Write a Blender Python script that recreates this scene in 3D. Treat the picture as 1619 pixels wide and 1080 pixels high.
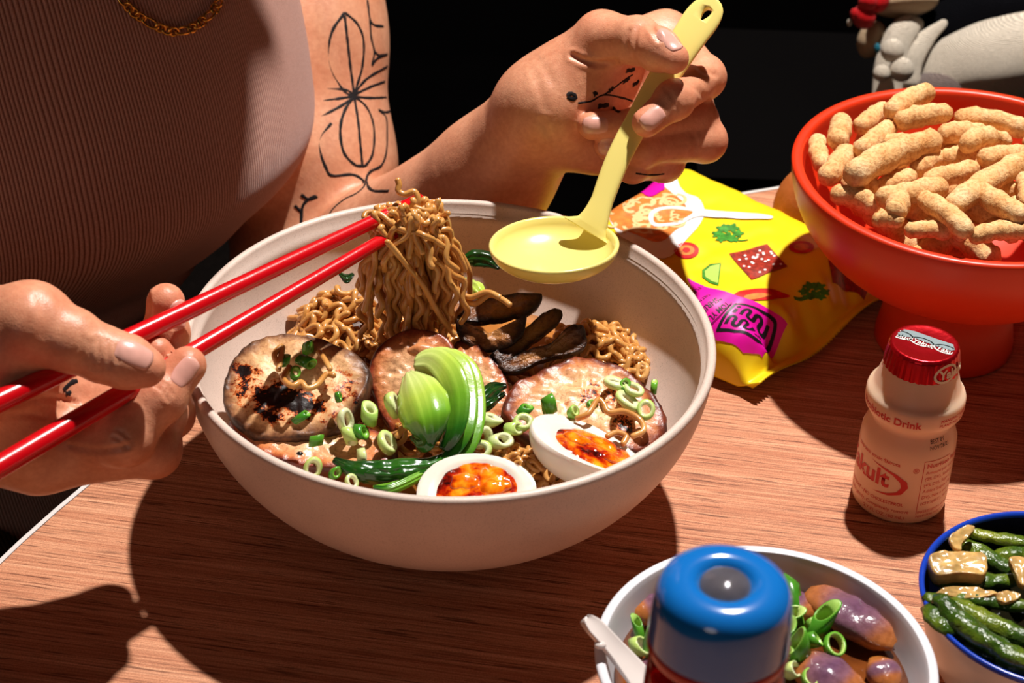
import bpy, bmesh, math, random
import numpy as np
from mathutils import Vector, Matrix, noise as mnoise
from mathutils.bvhtree import BVHTree

for _o in list(bpy.data.objects):
    bpy.data.objects.remove(_o)
random.seed(7)
scene = bpy.context.scene
col = scene.collection
PI = math.pi

# ------------------------------------------------------------------ camera
FPX = 3200.0
CAM_POS = Vector((0.02413, -0.64672, 0.51817))
PITCH = math.radians(34.417)
ROLL = math.radians(2.076)
_c, _s = math.cos(PITCH), math.sin(PITCH)
_r0, _u0 = Vector((1, 0, 0)), Vector((0, _s, _c))
FWD = Vector((0, _c, -_s))
RGT = _r0 * math.cos(ROLL) + _u0 * math.sin(ROLL)
UPV = _u0 * math.cos(ROLL) - _r0 * math.sin(ROLL)
cam_data = bpy.data.cameras.new('camera')
cam = bpy.data.objects.new('camera', cam_data)
col.objects.link(cam)
cam_data.sensor_width = 36.0
cam_data.lens = 36.0 * FPX / 1619.0
cam_data.clip_start = 0.05
cam_data.dof.use_dof = True
cam_data.dof.focus_distance = 0.80
cam_data.dof.aperture_fstop = 18.0
_m = Matrix((RGT, UPV, -FWD)).transposed().to_4x4()
_m.translation = CAM_POS
cam.matrix_world = _m
scene.camera = cam

# ------------------------------------------------------------------ light
scene.view_settings.view_transform = 'Standard'
scene.view_settings.look = 'None'
scene.view_settings.gamma = 1.0
scene.view_settings.use_curve_mapping = False
scene.view_settings.exposure = 0.0
world = bpy.data.worlds.new('world')
scene.world = world
world.use_nodes = True
bgn = world.node_tree.nodes['Background']
bgn.inputs[0].default_value = (1.0, 0.86, 0.76, 1)
bgn.inputs[1].default_value = 0.008


def lamp(name, kind, loc, energy, color, size, target=None):
    d = bpy.data.lights.new(name, kind)
    d.energy = energy
    d.color = color
    if kind == 'AREA':
        d.shape = 'DISK'
        d.size = size
    else:
        d.shadow_soft_size = size
    o = bpy.data.objects.new(name, d)
    o.location = loc
    if target is not None:
        o.rotation_euler = (Vector(target) - Vector(loc)).to_track_quat('-Z', 'Y').to_euler()
    col.objects.link(o)
    return o


LAMP_POS = (0.29, 0.49, 1.50)
lamp('ceiling_lamp', 'POINT', LAMP_POS, 168.0, (1.0, 0.95, 0.90), 0.024)
lamp('added_fill', 'AREA', (-0.9, -2.6, 1.1), 4.5, (1.0, 0.88, 0.80), 0.9, (0, 0.1, 0.05))  # soft fill added behind the camera to brighten shaded fronts; no actual room fixture


# ------------------------------------------------------------------ pixel helpers
def P(px, py, d):
    """world point on the sight line of a photo pixel at depth d (m)"""
    return CAM_POS + (FWD + RGT * ((px - 809.5) / FPX) + UPV * ((540 - py) / FPX)) * d


def G(px, py, z=0.0):
    """world point of a photo pixel on the horizontal plane z"""
    v = P(px, py, 1.0) - CAM_POS
    return CAM_POS + v * ((z - CAM_POS.z) / v.z)


def onplane(px, py, p0, n):
    v = P(px, py, 1.0) - CAM_POS
    return CAM_POS + v * ((p0 - CAM_POS).dot(n) / v.dot(n))


def camvec(r, u, b):
    """r right, u up, b back towards the viewer -> world unit vector"""
    return (RGT * r + UPV * u - FWD * b).normalized()


def px2m(px, d):
    return px * d / FPX


# ------------------------------------------------------------------ colours and materials
def lin(c):
    out = []
    for v in c[:3]:
        v = v / 255.0
        out.append(v / 12.92 if v <= 0.04045 else ((v + 0.055) / 1.055) ** 2.4)
    return tuple(out) + (1.0,)


class NT:
    """small node-tree builder"""

    def __init__(s, name):
        s.m = bpy.data.materials.new(name)
        s.m.use_nodes = True
        s.t = s.m.node_tree
        s.b = s.t.nodes['Principled BSDF']
        s.tc = s.t.nodes.new('ShaderNodeTexCoord')

    def n(s, kind, **kw):
        nd = s.t.nodes.new('ShaderNode' + kind)
        for k, v in kw.items():
            setattr(nd, k, v)
        return nd

    def l(s, a, b):
        s.t.links.new(a, b)

    def mapping(s, scale=(1, 1, 1), rot=(0, 0, 0), coord='Object'):
        mp = s.n('Mapping')
        mp.inputs['Scale'].default_value = scale
        mp.inputs['Rotation'].default_value = rot
        s.l(s.tc.outputs[coord], mp.inputs['Vector'])
        return mp.outputs['Vector']

    def noise(s, scale, detail=3, rough=0.55, vec=None, dist=0.0):
        t = s.n('TexNoise')
        t.inputs['Scale'].default_value = scale
        t.inputs['Detail'].default_value = detail
        t.inputs['Roughness'].default_value = rough
        t.inputs['Distortion'].default_value = dist
        s.l(vec if vec is not None else s.tc.outputs['Object'], t.inputs['Vector'])
        return t.outputs['Fac']

    def ramp(s, fac, stops, interp='LINEAR'):
        r = s.n('ValToRGB')
        r.color_ramp.interpolation = interp
        el = r.color_ramp.elements
        while len(el) < len(stops):
            el.new(0.5)
        for e, (p, c) in zip(el, stops):
            e.position = p
            e.color = lin(c) if len(c) == 3 else c
        s.l(fac, r.inputs['Fac'])
        return r.outputs['Color']

    def mix(s, fac, a, b, mode='MIX'):
        m = s.n('MixRGB', blend_type=mode)
        for sock, v in ((m.inputs['Fac'], fac), (m.inputs['Color1'], a), (m.inputs['Color2'], b)):
            if isinstance(v, (int, float)):
                sock.default_value = v
            elif isinstance(v, (tuple, list)):
                sock.default_value = lin(v)
            else:
                s.l(v, sock)
        return m.outputs['Color']

    def bump(s, height, strength=0.3, dist=0.001, prev=None):
        b = s.n('Bump')
        b.inputs['Strength'].default_value = strength
        b.inputs['Distance'].default_value = dist
        s.l(height, b.inputs['Height'])
        if prev is not None:
            s.l(prev, b.inputs['Normal'])
        s.l(b.outputs['Normal'], s.b.inputs['Normal'])
        return b.outputs['Normal']

    def color(s, v):
        if isinstance(v, (tuple, list)):
            s.b.inputs['Base Color'].default_value = lin(v)
        else:
            s.l(v, s.b.inputs['Base Color'])

    def set(s, **kw):
        names = dict(rough='Roughness', spec='Specular IOR Level', metal='Metallic', trans='Transmission Weight',
                     ior='IOR', sss='Subsurface Weight', coat='Coat Weight', coat_rough='Coat Roughness',
                     sheen='Sheen Weight', alpha='Alpha', sss_scale='Subsurface Scale')
        for k, v in kw.items():
            if k == 'sss_rad':
                s.b.inputs['Subsurface Radius'].default_value = v
            else:
                s.b.inputs[names[k]].default_value = v
        return s


def simple(name, c, rough=0.5, spec=0.5, var=0.0, vscale=60, bump=0.0, bscale=300, bdist=0.0005, **kw):
    t = NT(name)
    if var > 0:
        f = t.noise(vscale, 4)
        lo = tuple(max(0, v * (1 - var)) for v in c)
        hi = tuple(min(255, v * (1 + var)) for v in c)
        t.color(t.ramp(f, [(0.3, lo), (0.7, hi)]))
    else:
        t.color(c)
    if bump > 0:
        t.bump(t.noise(bscale, 4), bump, bdist)
    t.set(rough=rough, spec=spec, **kw)
    return t.m


# ------------------------------------------------------------------ mesh helpers
WLOC = {}


def tag(o, label=None, cat=None, group=None, kind=None):
    if label:
        o['label'] = label
    if cat:
        o['category'] = cat
    if group:
        o['group'] = group
    if kind:
        o['kind'] = kind
    return o


def thing(name, loc, label, cat, group=None):
    o = bpy.data.objects.new(name, None)
    o.empty_display_size = 0.01
    col.objects.link(o)
    o.location = loc
    WLOC[o.name] = Vector(loc)
    return tag(o, label, cat, group)


def mesh_obj(name, verts, faces, mat, parent=None, smooth=True, origin=None):
    """one mesh object from world-space vertices"""
    V = np.array([tuple(v) for v in verts], dtype=float).reshape(-1, 3)
    if parent is not None:
        org = WLOC[parent.name]
    elif origin is not None:
        org = Vector(origin)
    else:
        lo, hi = V.min(0), V.max(0)
        org = Vector(((lo[0] + hi[0]) / 2, (lo[1] + hi[1]) / 2, lo[2]))
    me = bpy.data.meshes.new(name)
    me.from_pydata((V - np.array(org)).tolist(), [], [tuple(int(i) for i in f) for f in faces])
    me.update()
    if smooth:
        me.polygons.foreach_set('use_smooth', [True] * len(me.polygons))
    for m in (mat if isinstance(mat, (list, tuple)) else [mat]):
        me.materials.append(m)
    o = bpy.data.objects.new(name, me)
    col.objects.link(o)
    if parent is not None:
        o.parent = parent
    else:
        o.location = org
    WLOC[o.name] = Vector(org)
    return o


def set_attr(o, name, vals):
    a = o.data.attributes.new(name, 'FLOAT', 'POINT')
    a.data.foreach_set('value', [float(v) for v in vals])


def set_matidx(o, idx):
    o.data.polygons.foreach_set('material_index', idx)


def join(*vf):
    V, Fc = [], []
    for v, f in vf:
        k = len(V)
        V += [tuple(p) for p in v]
        Fc += [tuple(i + k for i in q) for q in f]
    return V, Fc


def lathe(profile, n=48, center=(0, 0, 0), axis=None):
    """profile: list of (r, z); closed at ends when r == 0"""
    V, Fc, rings = [], [], []
    for r, z in profile:
        if r < 1e-7:
            rings.append([len(V)])
            V.append((0, 0, z))
        else:
            rings.append(list(range(len(V), len(V) + n)))
            for i in range(n):
                a = 2 * PI * i / n
                V.append((r * math.cos(a), r * math.sin(a), z))
    for A, B in zip(rings, rings[1:]):
        if len(A) == 1 and len(B) == 1:
            continue
        for i in range(n):
            j = (i + 1) % n
            if len(A) == 1:
                Fc.append((A[0], B[j], B[i]))
            elif len(B) == 1:
                Fc.append((A[i], A[j], B[0]))
            else:
                Fc.append((A[i], A[j], B[j], B[i]))
    rot = Matrix.Identity(3)
    if axis is not None:
        rot = Vector(axis).to_track_quat('Z', 'Y').to_matrix()
    c = Vector(center)
    return [c + rot @ Vector(v) for v in V], Fc


def spline(pts, n, closed=False):
    """Catmull-Rom through pts (any dimension) resampled to n points"""
    A = np.array([tuple(p) for p in pts], dtype=float)
    m = len(A)
    segs = m if closed else m - 1
    out = []
    cnt = n if closed else n - 1
    for k in range(n):
        t = k / cnt * segs
        i = min(int(t), segs - 1)
        u = t - i
        if closed:
            p0, p1, p2, p3 = A[(i - 1) % m], A[i % m], A[(i + 1) % m], A[(i + 2) % m]
        else:
            p1, p2 = A[i], A[i + 1]
            p0 = A[i - 1] if i > 0 else 2 * p1 - p2
            p3 = A[i + 2] if i + 2 < m else 2 * p2 - p1
        out.append(0.5 * ((2 * p1) + (-p0 + p2) * u + (2 * p0 - 5 * p1 + 4 * p2 - p3) * u * u
                          + (-p0 + 3 * p1 - 3 * p2 + p3) * u ** 3))
    return np.array(out)


def frames(pts, up=None):
    """tangent, normal, binormal per point by parallel transport"""
    T = []
    for i in range(len(pts)):
        a = pts[max(0, i - 1)]
        b = pts[min(len(pts) - 1, i + 1)]
        t = (Vector(b) - Vector(a))
        T.append(t.normalized() if t.length > 1e-9 else Vector((0, 0, 1)))
    n = Vector(up) if up is not None else (Vector((0, 0, 1)) if abs(T[0].z) < 0.9 else Vector((1, 0, 0)))
    N = []
    for t in T:
        n = n - t * n.dot(t)
        if n.length < 1e-6:
            n = t.orthogonal()
        n.normalize()
        N.append(n.copy())
    return [(t, nn, t.cross(nn)) for t, nn in zip(T, N)]


def tube(pts, rad, n=8, flat=1.0, up=None, cap=True, rnd=True):
    """swept tube; rad number or list; flat scales the normal axis; rounded end caps"""
    pts = [Vector(tuple(p)) for p in pts]
    m = len(pts)
    R = [rad] * m if isinstance(rad, (int, float)) else list(rad)
    fr = frames(pts, up)
    V, Fc = [], []
    if cap and rnd:
        e0, e1 = fr[0], fr[-1]
        pts = [pts[0] - e0[0] * R[0] * 0.55] + pts + [pts[-1] + e1[0] * R[-1] * 0.55]
        R = [R[0] * 0.6] + R + [R[-1] * 0.6]
        fr = [e0] + fr + [e1]
    for p, r, (t, a, b) in zip(pts, R, fr):
        for i in range(n):
            an = 2 * PI * i / n
            V.append(p + a * (math.sin(an) * r * flat) + b * (math.cos(an) * r))
    for k in range(len(pts) - 1):
        for i in range(n):
            j = (i + 1) % n
            Fc.append((k * n + i, k * n + j, (k + 1) * n + j, (k + 1) * n + i))
    if cap:
        Fc.append(tuple(reversed(range(n))))
        Fc.append(tuple(range((len(pts) - 1) * n, len(pts) * n)))
    return V, Fc


def box(c, s, rot=None):
    V = []
    M = rot or Matrix.Identity(3)
    for x in (-1, 1):
        for y in (-1, 1):
            for z in (-1, 1):
                V.append(Vector(c) + M @ Vector((x * s[0] / 2, y * s[1] / 2, z * s[2] / 2)))
    return V, [(0, 1, 3, 2), (4, 6, 7, 5), (0, 4, 5, 1), (2, 3, 7, 6), (0, 2, 6, 4), (1, 5, 7, 3)]


def slab(outline, thick, normal, rings=(0.0, 0.25, 0.5, 0.72, 0.88, 0.96, 1.0), n=56, amp=0.0008, freq=120,
         dome=0.0, bend=None, seed=0, edge=0.25):
    """organic slice: closed outline of world points, thickness, rounded edge and uneven faces"""
    nrm = Vector(normal).normalized()
    O = [Vector(p) for p in spline(outline, n, True)]
    c = sum(O, Vector()) / n
    V, Fc, tt = [], [], []

    def push(p, w, rr):
        q = p + nrm * w
        q = q + nrm * (mnoise.noise((p + Vector((seed, seed * 3, 0))) * freq) * amp * 2)
        q = q + nrm * (mnoise.noise((p + Vector((seed, 0, 5))) * freq * 3) * amp)
        if bend:
            q = bend(q, p - c)
        V.append(q)
        tt.append(rr)

    half = thick / 2
    prof = [(r, half + dome * (1 - r * r)) for r in rings[1:-1]]
    prof += [(1.0, half * (1 - edge)), (1.0 + 0.01, 0.0), (1.0, -half * (1 - edge))]
    prof += [(r, -half) for r in reversed(rings[1:-1])]
    push(c, half + dome, 0)
    for r, w in prof:
        for p in O:
            jit = 1.0
            if r >= 0.95:
                jit = 1 + mnoise.noise(p * 300 + Vector((seed, 0, 0))) * 0.02
            push(c + (p - c) * r * jit, w, min(r, 1.0))
    push(c, -half, 0)
    m = len(prof)
    for i in range(n):
        j = (i + 1) % n
        Fc.append((0, 1 + i, 1 + j))
        for k in range(m - 1):
            Fc.append((1 + k * n + i, 1 + (k + 1) * n + i, 1 + (k + 1) * n + j, 1 + k * n + j))
        Fc.append((1 + m * n, 1 + (m - 1) * n + j, 1 + (m - 1) * n + i))
    return V, Fc, tt


def blob(center, axes, sub=4, amp=0.0, freq=60, seed=0, rot=None):
    """noisy ellipsoid"""
    bm = bmesh.new()
    bmesh.ops.create_icosphere(bm, subdivisions=sub, radius=1.0)
    M = rot or Matrix.Identity(3)
    V = []
    for v in bm.verts:
        d = v.co.normalized()
        q = Vector((d.x * axes[0], d.y * axes[1], d.z * axes[2]))
        q = q * (1 + amp * mnoise.noise(q * freq + Vector((seed, seed, seed))))
        V.append(Vector(center) + M @ q)
    Fc = [tuple(v.index for v in f.verts) for f in bm.faces]
    bm.free()
    return V, Fc


def copy_thing(root, loc=None, rot=None):
    r = root.copy()
    col.objects.link(r)
    if loc is not None:
        r.location = loc
    if rot is not None:
        r.rotation_euler = rot
    for ch in list(root.children):
        c = ch.copy()
        col.objects.link(c)
        c.parent = r
    return r


# ------------------------------------------------------------------ sparse surface nets for smooth bodies
def sdf_surface(fn, lo, hi, h, B=8):
    lo = np.array(lo, float)
    hi = np.array(hi, float)
    nb = np.ceil((hi - lo) / (h * B)).astype(int)
    bi = np.stack(np.meshgrid(*[np.arange(k) for k in nb], indexing='ij'), -1).reshape(-1, 3)
    cen = lo + (bi + 0.5) * B * h
    d = fn(cen)
    bi = bi[np.abs(d) < B * h * 1.0]
    dim = nb * B + 3
    mul = np.array([dim[1] * dim[2], dim[2], 1], dtype=np.int64)

    def offs(k):
        return np.stack(np.meshgrid(np.arange(k), np.arange(k), np.arange(k), indexing='ij'), -1).reshape(-1, 3)

    ck = ((bi[:, None, :] * B + offs(B + 1)[None]) @ mul).ravel()
    keys = np.unique(ck)
    ijk = np.stack([keys // mul[0], (keys // mul[1]) % dim[1], keys % dim[2]], -1)
    pts = lo + ijk * h
    val = np.concatenate([fn(pts[i:i + 200000]) for i in range(0, len(pts), 200000)])
    cells = np.unique(((bi[:, None, :] * B + offs(B)[None]) @ mul).ravel())
    co = offs(2)
    cv = np.stack([val[np.searchsorted(keys, cells + int(o @ mul))] for o in co], 1)
    act = (cv.min(1) < 0) & (cv.max(1) >= 0)
    cells, cv = cells[act], cv[act]
    cijk = np.stack([cells // mul[0], (cells // mul[1]) % dim[1], cells % dim[2]], -1).astype(float)
    acc = np.zeros((len(cells), 3))
    cnt = np.zeros(len(cells))
    for a in range(8):
        for b in range(a + 1, 8):
            if np.abs(co[a] - co[b]).sum() != 1:
                continue
            va, vb = cv[:, a], cv[:, b]
            s = (va < 0) != (vb < 0)
            t = np.where(s, va / np.where(va == vb, 1, va - vb), 0)
            acc += np.where(s[:, None], co[a] + t[:, None] * (co[b] - co[a]), 0)
            cnt += s
    V = lo + (cijk + acc / cnt[:, None]) * h
    faces = []
    for ax in range(3):
        step = int(mul[ax])
        i1, i2 = (ax + 1) % 3, (ax + 2) % 3
        k2 = keys + step
        pos = np.searchsorted(keys, k2)
        pos[pos >= len(keys)] = 0
        ok = keys[pos] == k2
        sc = ok & ((val < 0) != (val[pos] < 0))
        e = keys[sc]
        flip = val[sc] < 0
        quad = []
        good = np.ones(len(e), bool)
        for o in (0, int(mul[i1]), int(mul[i1] + mul[i2]), int(mul[i2])):
            kk = e - o
            p = np.searchsorted(cells, kk)
            p[p >= len(cells)] = 0
            good &= cells[p] == kk
            quad.append(p)
        q = np.stack(quad, 1)[good]
        fl = flip[good]
        q[~fl] = q[~fl][:, ::-1]
        faces.append(q)
    return V, np.concatenate(faces)


def cone_d(p, a, b, ra, rb):
    a = np.array(a)
    ab = np.array(b) - a
    t = np.clip((p - a) @ ab / max(ab @ ab, 1e-12), 0, 1)
    return np.linalg.norm(p - a - t[:, None] * ab, axis=1) - (ra + (rb - ra) * t)


def smin(a, b, k):
    hh = np.clip(0.5 + 0.5 * (b - a) / k, 0, 1)
    return b + (a - b) * hh - k * hh * (1 - hh)
# ================================================================== setting
TC = Vector((0.3597, -0.2840, 0.0))
TR = 0.580
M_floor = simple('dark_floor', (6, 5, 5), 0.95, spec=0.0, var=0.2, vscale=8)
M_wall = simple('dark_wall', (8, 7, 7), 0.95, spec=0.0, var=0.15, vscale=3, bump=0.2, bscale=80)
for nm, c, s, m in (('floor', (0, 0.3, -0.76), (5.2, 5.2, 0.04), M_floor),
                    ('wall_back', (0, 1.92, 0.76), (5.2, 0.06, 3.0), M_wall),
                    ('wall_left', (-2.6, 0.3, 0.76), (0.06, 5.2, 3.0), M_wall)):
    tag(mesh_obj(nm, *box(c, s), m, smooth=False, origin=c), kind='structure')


def wood_material():
    t = NT('wood_laminate')
    v = t.mapping((1, 1, 1), (0, 0, math.radians(8)))
    mp = t.n('Mapping')
    mp.inputs['Scale'].default_value = (1.6, 60, 1)
    t.l(v, mp.inputs['Vector'])
    broad = t.noise(3.0, 3, 0.6, mp.outputs['Vector'], 0.4)
    mp2 = t.n('Mapping')
    mp2.inputs['Scale'].default_value = (6, 400, 1)
    t.l(v, mp2.inputs['Vector'])
    fine = t.noise(3.2, 5, 0.62, mp2.outputs['Vector'], 0.2)
    mp3 = t.n('Mapping')
    mp3.inputs['Scale'].default_value = (9, 230, 1)
    t.l(v, mp3.inputs['Vector'])
    pores = t.noise(4.0, 2, 0.5, mp3.outputs['Vector'])
    base = t.ramp(broad, [(0.3, (208, 142, 106)), (0.5, (224, 164, 126)), (0.72, (238, 182, 144))])
    grain = t.ramp(fine, [(0.33, (112, 58, 36)), (0.46, (206, 168, 150)), (0.62, (255, 248, 244))])
    c = t.mix(0.60, base, grain, 'MULTIPLY')
    pr = t.ramp(pores, [(0.33, (84, 40, 22)), (0.42, (255, 255, 255))])
    c = t.mix(0.7, c, pr, 'MULTIPLY')
    speck = t.noise(1500, 2, 0.7)
    c = t.mix(0.34, c, t.ramp(speck, [(0.38, (130, 96, 84)), (0.62, (255, 255, 255))]), 'MULTIPLY')
    t.color(c)
    nb = t.bump(fine, 0.25, 0.0004)
    t.set(rough=0.55, spec=0.25)
    return t.m


M_wood = wood_material()
M_band = simple('white_edge', (214, 208, 204), 0.4)
M_black = simple('black_metal', (20, 19, 19), 0.45)
table = thing('round_table', (TC.x, TC.y, -0.74), 'round wood-grain table with a thin white edge carrying all the dishes', 'table')
v, f = lathe([(0, -0.024), (TR - 0.0030, -0.024), (TR - 0.0030, 0.0), (0, 0.0)], 160, (TC.x, TC.y, 0))
mesh_obj('table_top', v, f, M_wood, table, smooth=False)
v, f = lathe([(TR - 0.0028, -0.026), (TR, -0.026), (TR + 0.0002, -0.0012), (TR - 0.0008, 0.0003), (TR - 0.0028, 0.0003)], 160, (TC.x, TC.y, 0))
v, f = v, f + [(4 * 160 + i, 4 * 160 + (i + 1) % 160, (i + 1) % 160, i) for i in range(160)]
mesh_obj('edge_band', v, f, M_band, table, smooth=False)
v, f = lathe([(0, -0.735), (0.26, -0.735), (0.25, -0.722), (0.05, -0.70), (0.038, -0.68), (0.038, -0.05), (0.14, -0.026), (0, -0.026)], 40, (TC.x, TC.y, 0))
mesh_obj('pedestal', v, f, M_black, table)

# dark chair behind and below the diner
M_chair = simple('dark_upholstery', (34, 28, 25), 0.9, spec=0.1, var=0.2, vscale=300, bump=0.3, bscale=900)
FA = math.radians(33)                       # the diner faces the table, turned this much to the viewer's right
FACE = Vector((math.sin(FA), -math.cos(FA), 0))
SIDE = Vector((math.cos(FA), math.sin(FA), 0))
TOR = Vector((-0.250, 0.235, 0))
RZ = Matrix.Rotation(FA, 3, 'Z')
cc = TOR - FACE * 0.02
chair = thing('dining_chair', (cc.x, cc.y, -0.74), 'dark upholstered chair in the shadows behind the diner', 'chair')
v, f = box(cc + Vector((0, 0, -0.335)), (0.46, 0.44, 0.07), RZ)
mesh_obj('seat', v, f, M_chair, chair, smooth=False)
bc = cc - FACE * 0.24 + SIDE * 0.02
v, f = box(bc + Vector((0, 0, -0.10)), (0.48, 0.045, 0.46), RZ)
mesh_obj('backrest', v, f, M_chair, chair, smooth=False)
for sx in (-1, 1):
    for sy in (-1, 1):
        q = cc + SIDE * (0.20 * sx) + FACE * (0.19 * sy)
        v, f = tube([q + Vector((0, 0, -0.74)), q + Vector((0, 0, -0.37))], [0.012, 0.017], 10, rnd=False)
        mesh_obj('leg', v, f, M_black, chair)

# ================================================================== bowls
BR, BH = 0.103, 0.0774


def bowl_material(name, c, var=0.04):
    t = NT(name)
    f = t.noise(26, 4)
    base = t.ramp(f, [(0.3, tuple(v * (1 - var) for v in c)), (0.7, tuple(min(255, v * (1 + var)) for v in c))])
    sp = t.noise(1900, 2, 0.6)
    base = t.mix(0.30, base, t.ramp(sp, [(0.33, (150, 130, 115)), (0.45, (255, 255, 255))]), 'MULTIPLY')
    t.color(base)
    t.bump(t.noise(900, 3), 0.12, 0.0003)
    t.set(rough=0.42, spec=0.35)
    return t.m


M_bowl = bowl_material('cream_stoneware', (220, 198, 184))
prof = [(0, 0.003), (0.034, 0.003), (0.036, 0.0), (0.040, 0.0), (0.0425, 0.0035)]
for k in range(22):
    z = 0.005 + (0.0735 - 0.005) * k / 21
    prof.append((0.1026 * math.sqrt(1 - ((BH - z) / 0.0815) ** 2), z))
prof += [(0.1030, 0.0752), (0.1030, 0.0768), (0.1024, 0.0777), (0.1012, 0.0780), (0.1001, 0.0777), (0.0995, 0.0768),
         (0.0988, 0.0728), (0.0976, 0.0722)]


def inner_r(z):
    return 0.0976 * math.sqrt(max(0.0, 1 - ((0.0722 - z) / 0.0675) ** 2))


for k in range(1, 22):
    z = 0.0722 - 0.0655 * k / 21
    prof.append((inner_r(z), z))
prof.append((0, 0.0060))
v, f = lathe(prof, 128)
bowl = thing('ramen_bowl', (0, 0, 0), 'large cream stoneware bowl of noodles in the middle of the table', 'bowl')
mesh_obj('bowl_body', v, f, M_bowl, bowl)

# orange pedestal bowl
RB = Vector((0.2212, 0.1225, 0.0))
RBR, RBH = 0.0785, 0.0900
t = NT('orange_glaze')
t.color(t.ramp(t.noise(9, 2), [(0.35, (216, 50, 16)), (0.7, (226, 62, 22))]))
t.set(rough=0.38, spec=0.45)
t.bump(t.noise(500, 2), 0.05, 0.0003)
M_orange = t.m
prof = [(0, 0.002), (0.0285, 0.002), (0.0300, 0.0), (0.0312, 0.0015), (0.0310, 0.006), (0.0288, 0.018), (0.0272, 0.028), (0.0278, 0.0305)]
for k in range(20):
    z = 0.0322 + (0.0855 - 0.0322) * k / 19
    prof.append((0.0783 * math.sqrt(1 - ((RBH - z) / 0.0618) ** 2), z))
prof += [(0.0785, 0.0885), (0.0782, 0.0896), (0.0768, 0.0900), (0.0748, 0.0900), (0.0738, 0.0894), (0.0733, 0.0880)]
for k in range(1, 18):
    z = 0.088 - 0.050 * k / 17
    prof.append((0.0732 * math.sqrt(max(0, 1 - ((0.0885 - z) / 0.0515) ** 2)), z))
prof.append((0, 0.0375))
v, f = lathe(prof, 112, RB)
sb = thing('pedestal_bowl', RB, 'glossy orange-red footed bowl piled with puffed snack sticks', 'bowl')
mesh_obj('bowl_body', v, f, M_orange, sb)

# white stew bowl
SB = Vector((0.1130, -0.1450, 0.0))
M_mel = simple('white_melamine', (222, 219, 224), 0.22, spec=0.5)
prof = [(0, 0.002), (0.024, 0.002), (0.025, 0.0), (0.028, 0.0), (0.029, 0.004), (0.036, 0.009), (0.045, 0.020), (0.0515, 0.034), (0.0555, 0.0475),
        (0.0573, 0.0490), (0.0574, 0.0500), (0.0566, 0.0506), (0.0548, 0.0504), (0.0538, 0.0490), (0.0500, 0.036), (0.044, 0.023), (0.034, 0.012), (0.02, 0.007), (0, 0.006)]
v, f = lathe([tuple(p) for p in spline(prof, 60)], 96, SB)
stewb = thing('stew_bowl', SB, 'small white bowl of glossy eggplant stew at the front edge', 'bowl')
mesh_obj('bowl_body', v, f, M_mel, stewb)

# blue and white enamel bowl
GB = Vector((0.2170, -0.1088, 0.0))
GR = 0.0470
M_blue = simple('cobalt_rim', (22, 62, 178), 0.2, spec=0.6)
M_navy = simple('navy_glaze', (10, 16, 44), 0.2, spec=0.6)
t = NT('white_porcelain')
w = t.noise(38, 3, 0.5)
t.color(t.ramp(w, [(0.60, (222, 216, 210)), (0.68, (60, 96, 190))]))
t.set(rough=0.25, spec=0.5)
M_porc = t.m
gbw = thing('side_bowl', GB, 'small blue-rimmed white bowl of cooked green peppers', 'bowl')
prof = [(0, 0.002), (0.02, 0.002), (0.021, 0.0), (0.0235, 0.0), (0.0245, 0.004), (0.032, 0.010), (0.040, 0.024), (0.0447, 0.040), (0.0464, 0.0485)]
v, f = lathe([tuple(p) for p in spline(prof, 40)], 88, GB)
mesh_obj('outer_wall', v, f, M_porc, gbw)
v, f = lathe([(0.0463, 0.0478), (0.0468, 0.0487), (0.0470, 0.0496), (0.0464, 0.0504), (0.0454, 0.0502), (0.0448, 0.0492), (0.0446, 0.0478)], 88, GB)
mesh_obj('rim', v, f, M_blue, gbw)
prof = [(0.0447, 0.0486), (0.043, 0.040), (0.0385, 0.026), (0.031, 0.013), (0.018, 0.007), (0, 0.006)]
v, f = lathe([tuple(p) for p in spline(prof, 30)], 88, GB)
mesh_obj('inner_wall', v, f, M_navy, gbw)
# ================================================================== the diner
def skin_material():
    t = NT('skin')
    f = t.noise(38, 4, 0.6)
    c = t.ramp(f, [(0.3, (214, 142, 106)), (0.7, (234, 170, 134))])
    m = t.noise(420, 3, 0.6)
    c = t.mix(0.22, c, t.ramp(m, [(0.35, (190, 130, 105)), (0.65, (255, 255, 255))]), 'MULTIPLY')
    at = t.n('Attribute')
    at.attribute_name = 'flush'
    c = t.mix(at.outputs['Fac'], c, (214, 104, 78))
    t.color(c)
    vo = t.n('TexVoronoi', feature='DISTANCE_TO_EDGE')
    vo.inputs['Scale'].default_value = 900
    t.l(t.tc.outputs['Object'], vo.inputs['Vector'])
    n1 = t.bump(vo.outputs['Distance'], 0.22, 0.0004)
    t.bump(t.noise(260, 4, 0.6), 0.30, 0.0006, n1)
    t.set(rough=0.42, spec=0.42, sss=0.12, sss_scale=0.006, sss_rad=(1.0, 0.35, 0.2))
    return t.m


M_skin = skin_material()
M_nail = simple('nail', (226, 166, 150), 0.28, spec=0.55, var=0.05, vscale=120)
M_ink = simple('tattoo_ink', (30, 26, 28), 0.6, spec=0.2)


def cam_chain(js):
    """joints (px, py, depth, radius in mm) -> list of (point, radius)"""
    return [(np.array(P(a, b, d)), r / 1000.0) for a, b, d, r in js]


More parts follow.
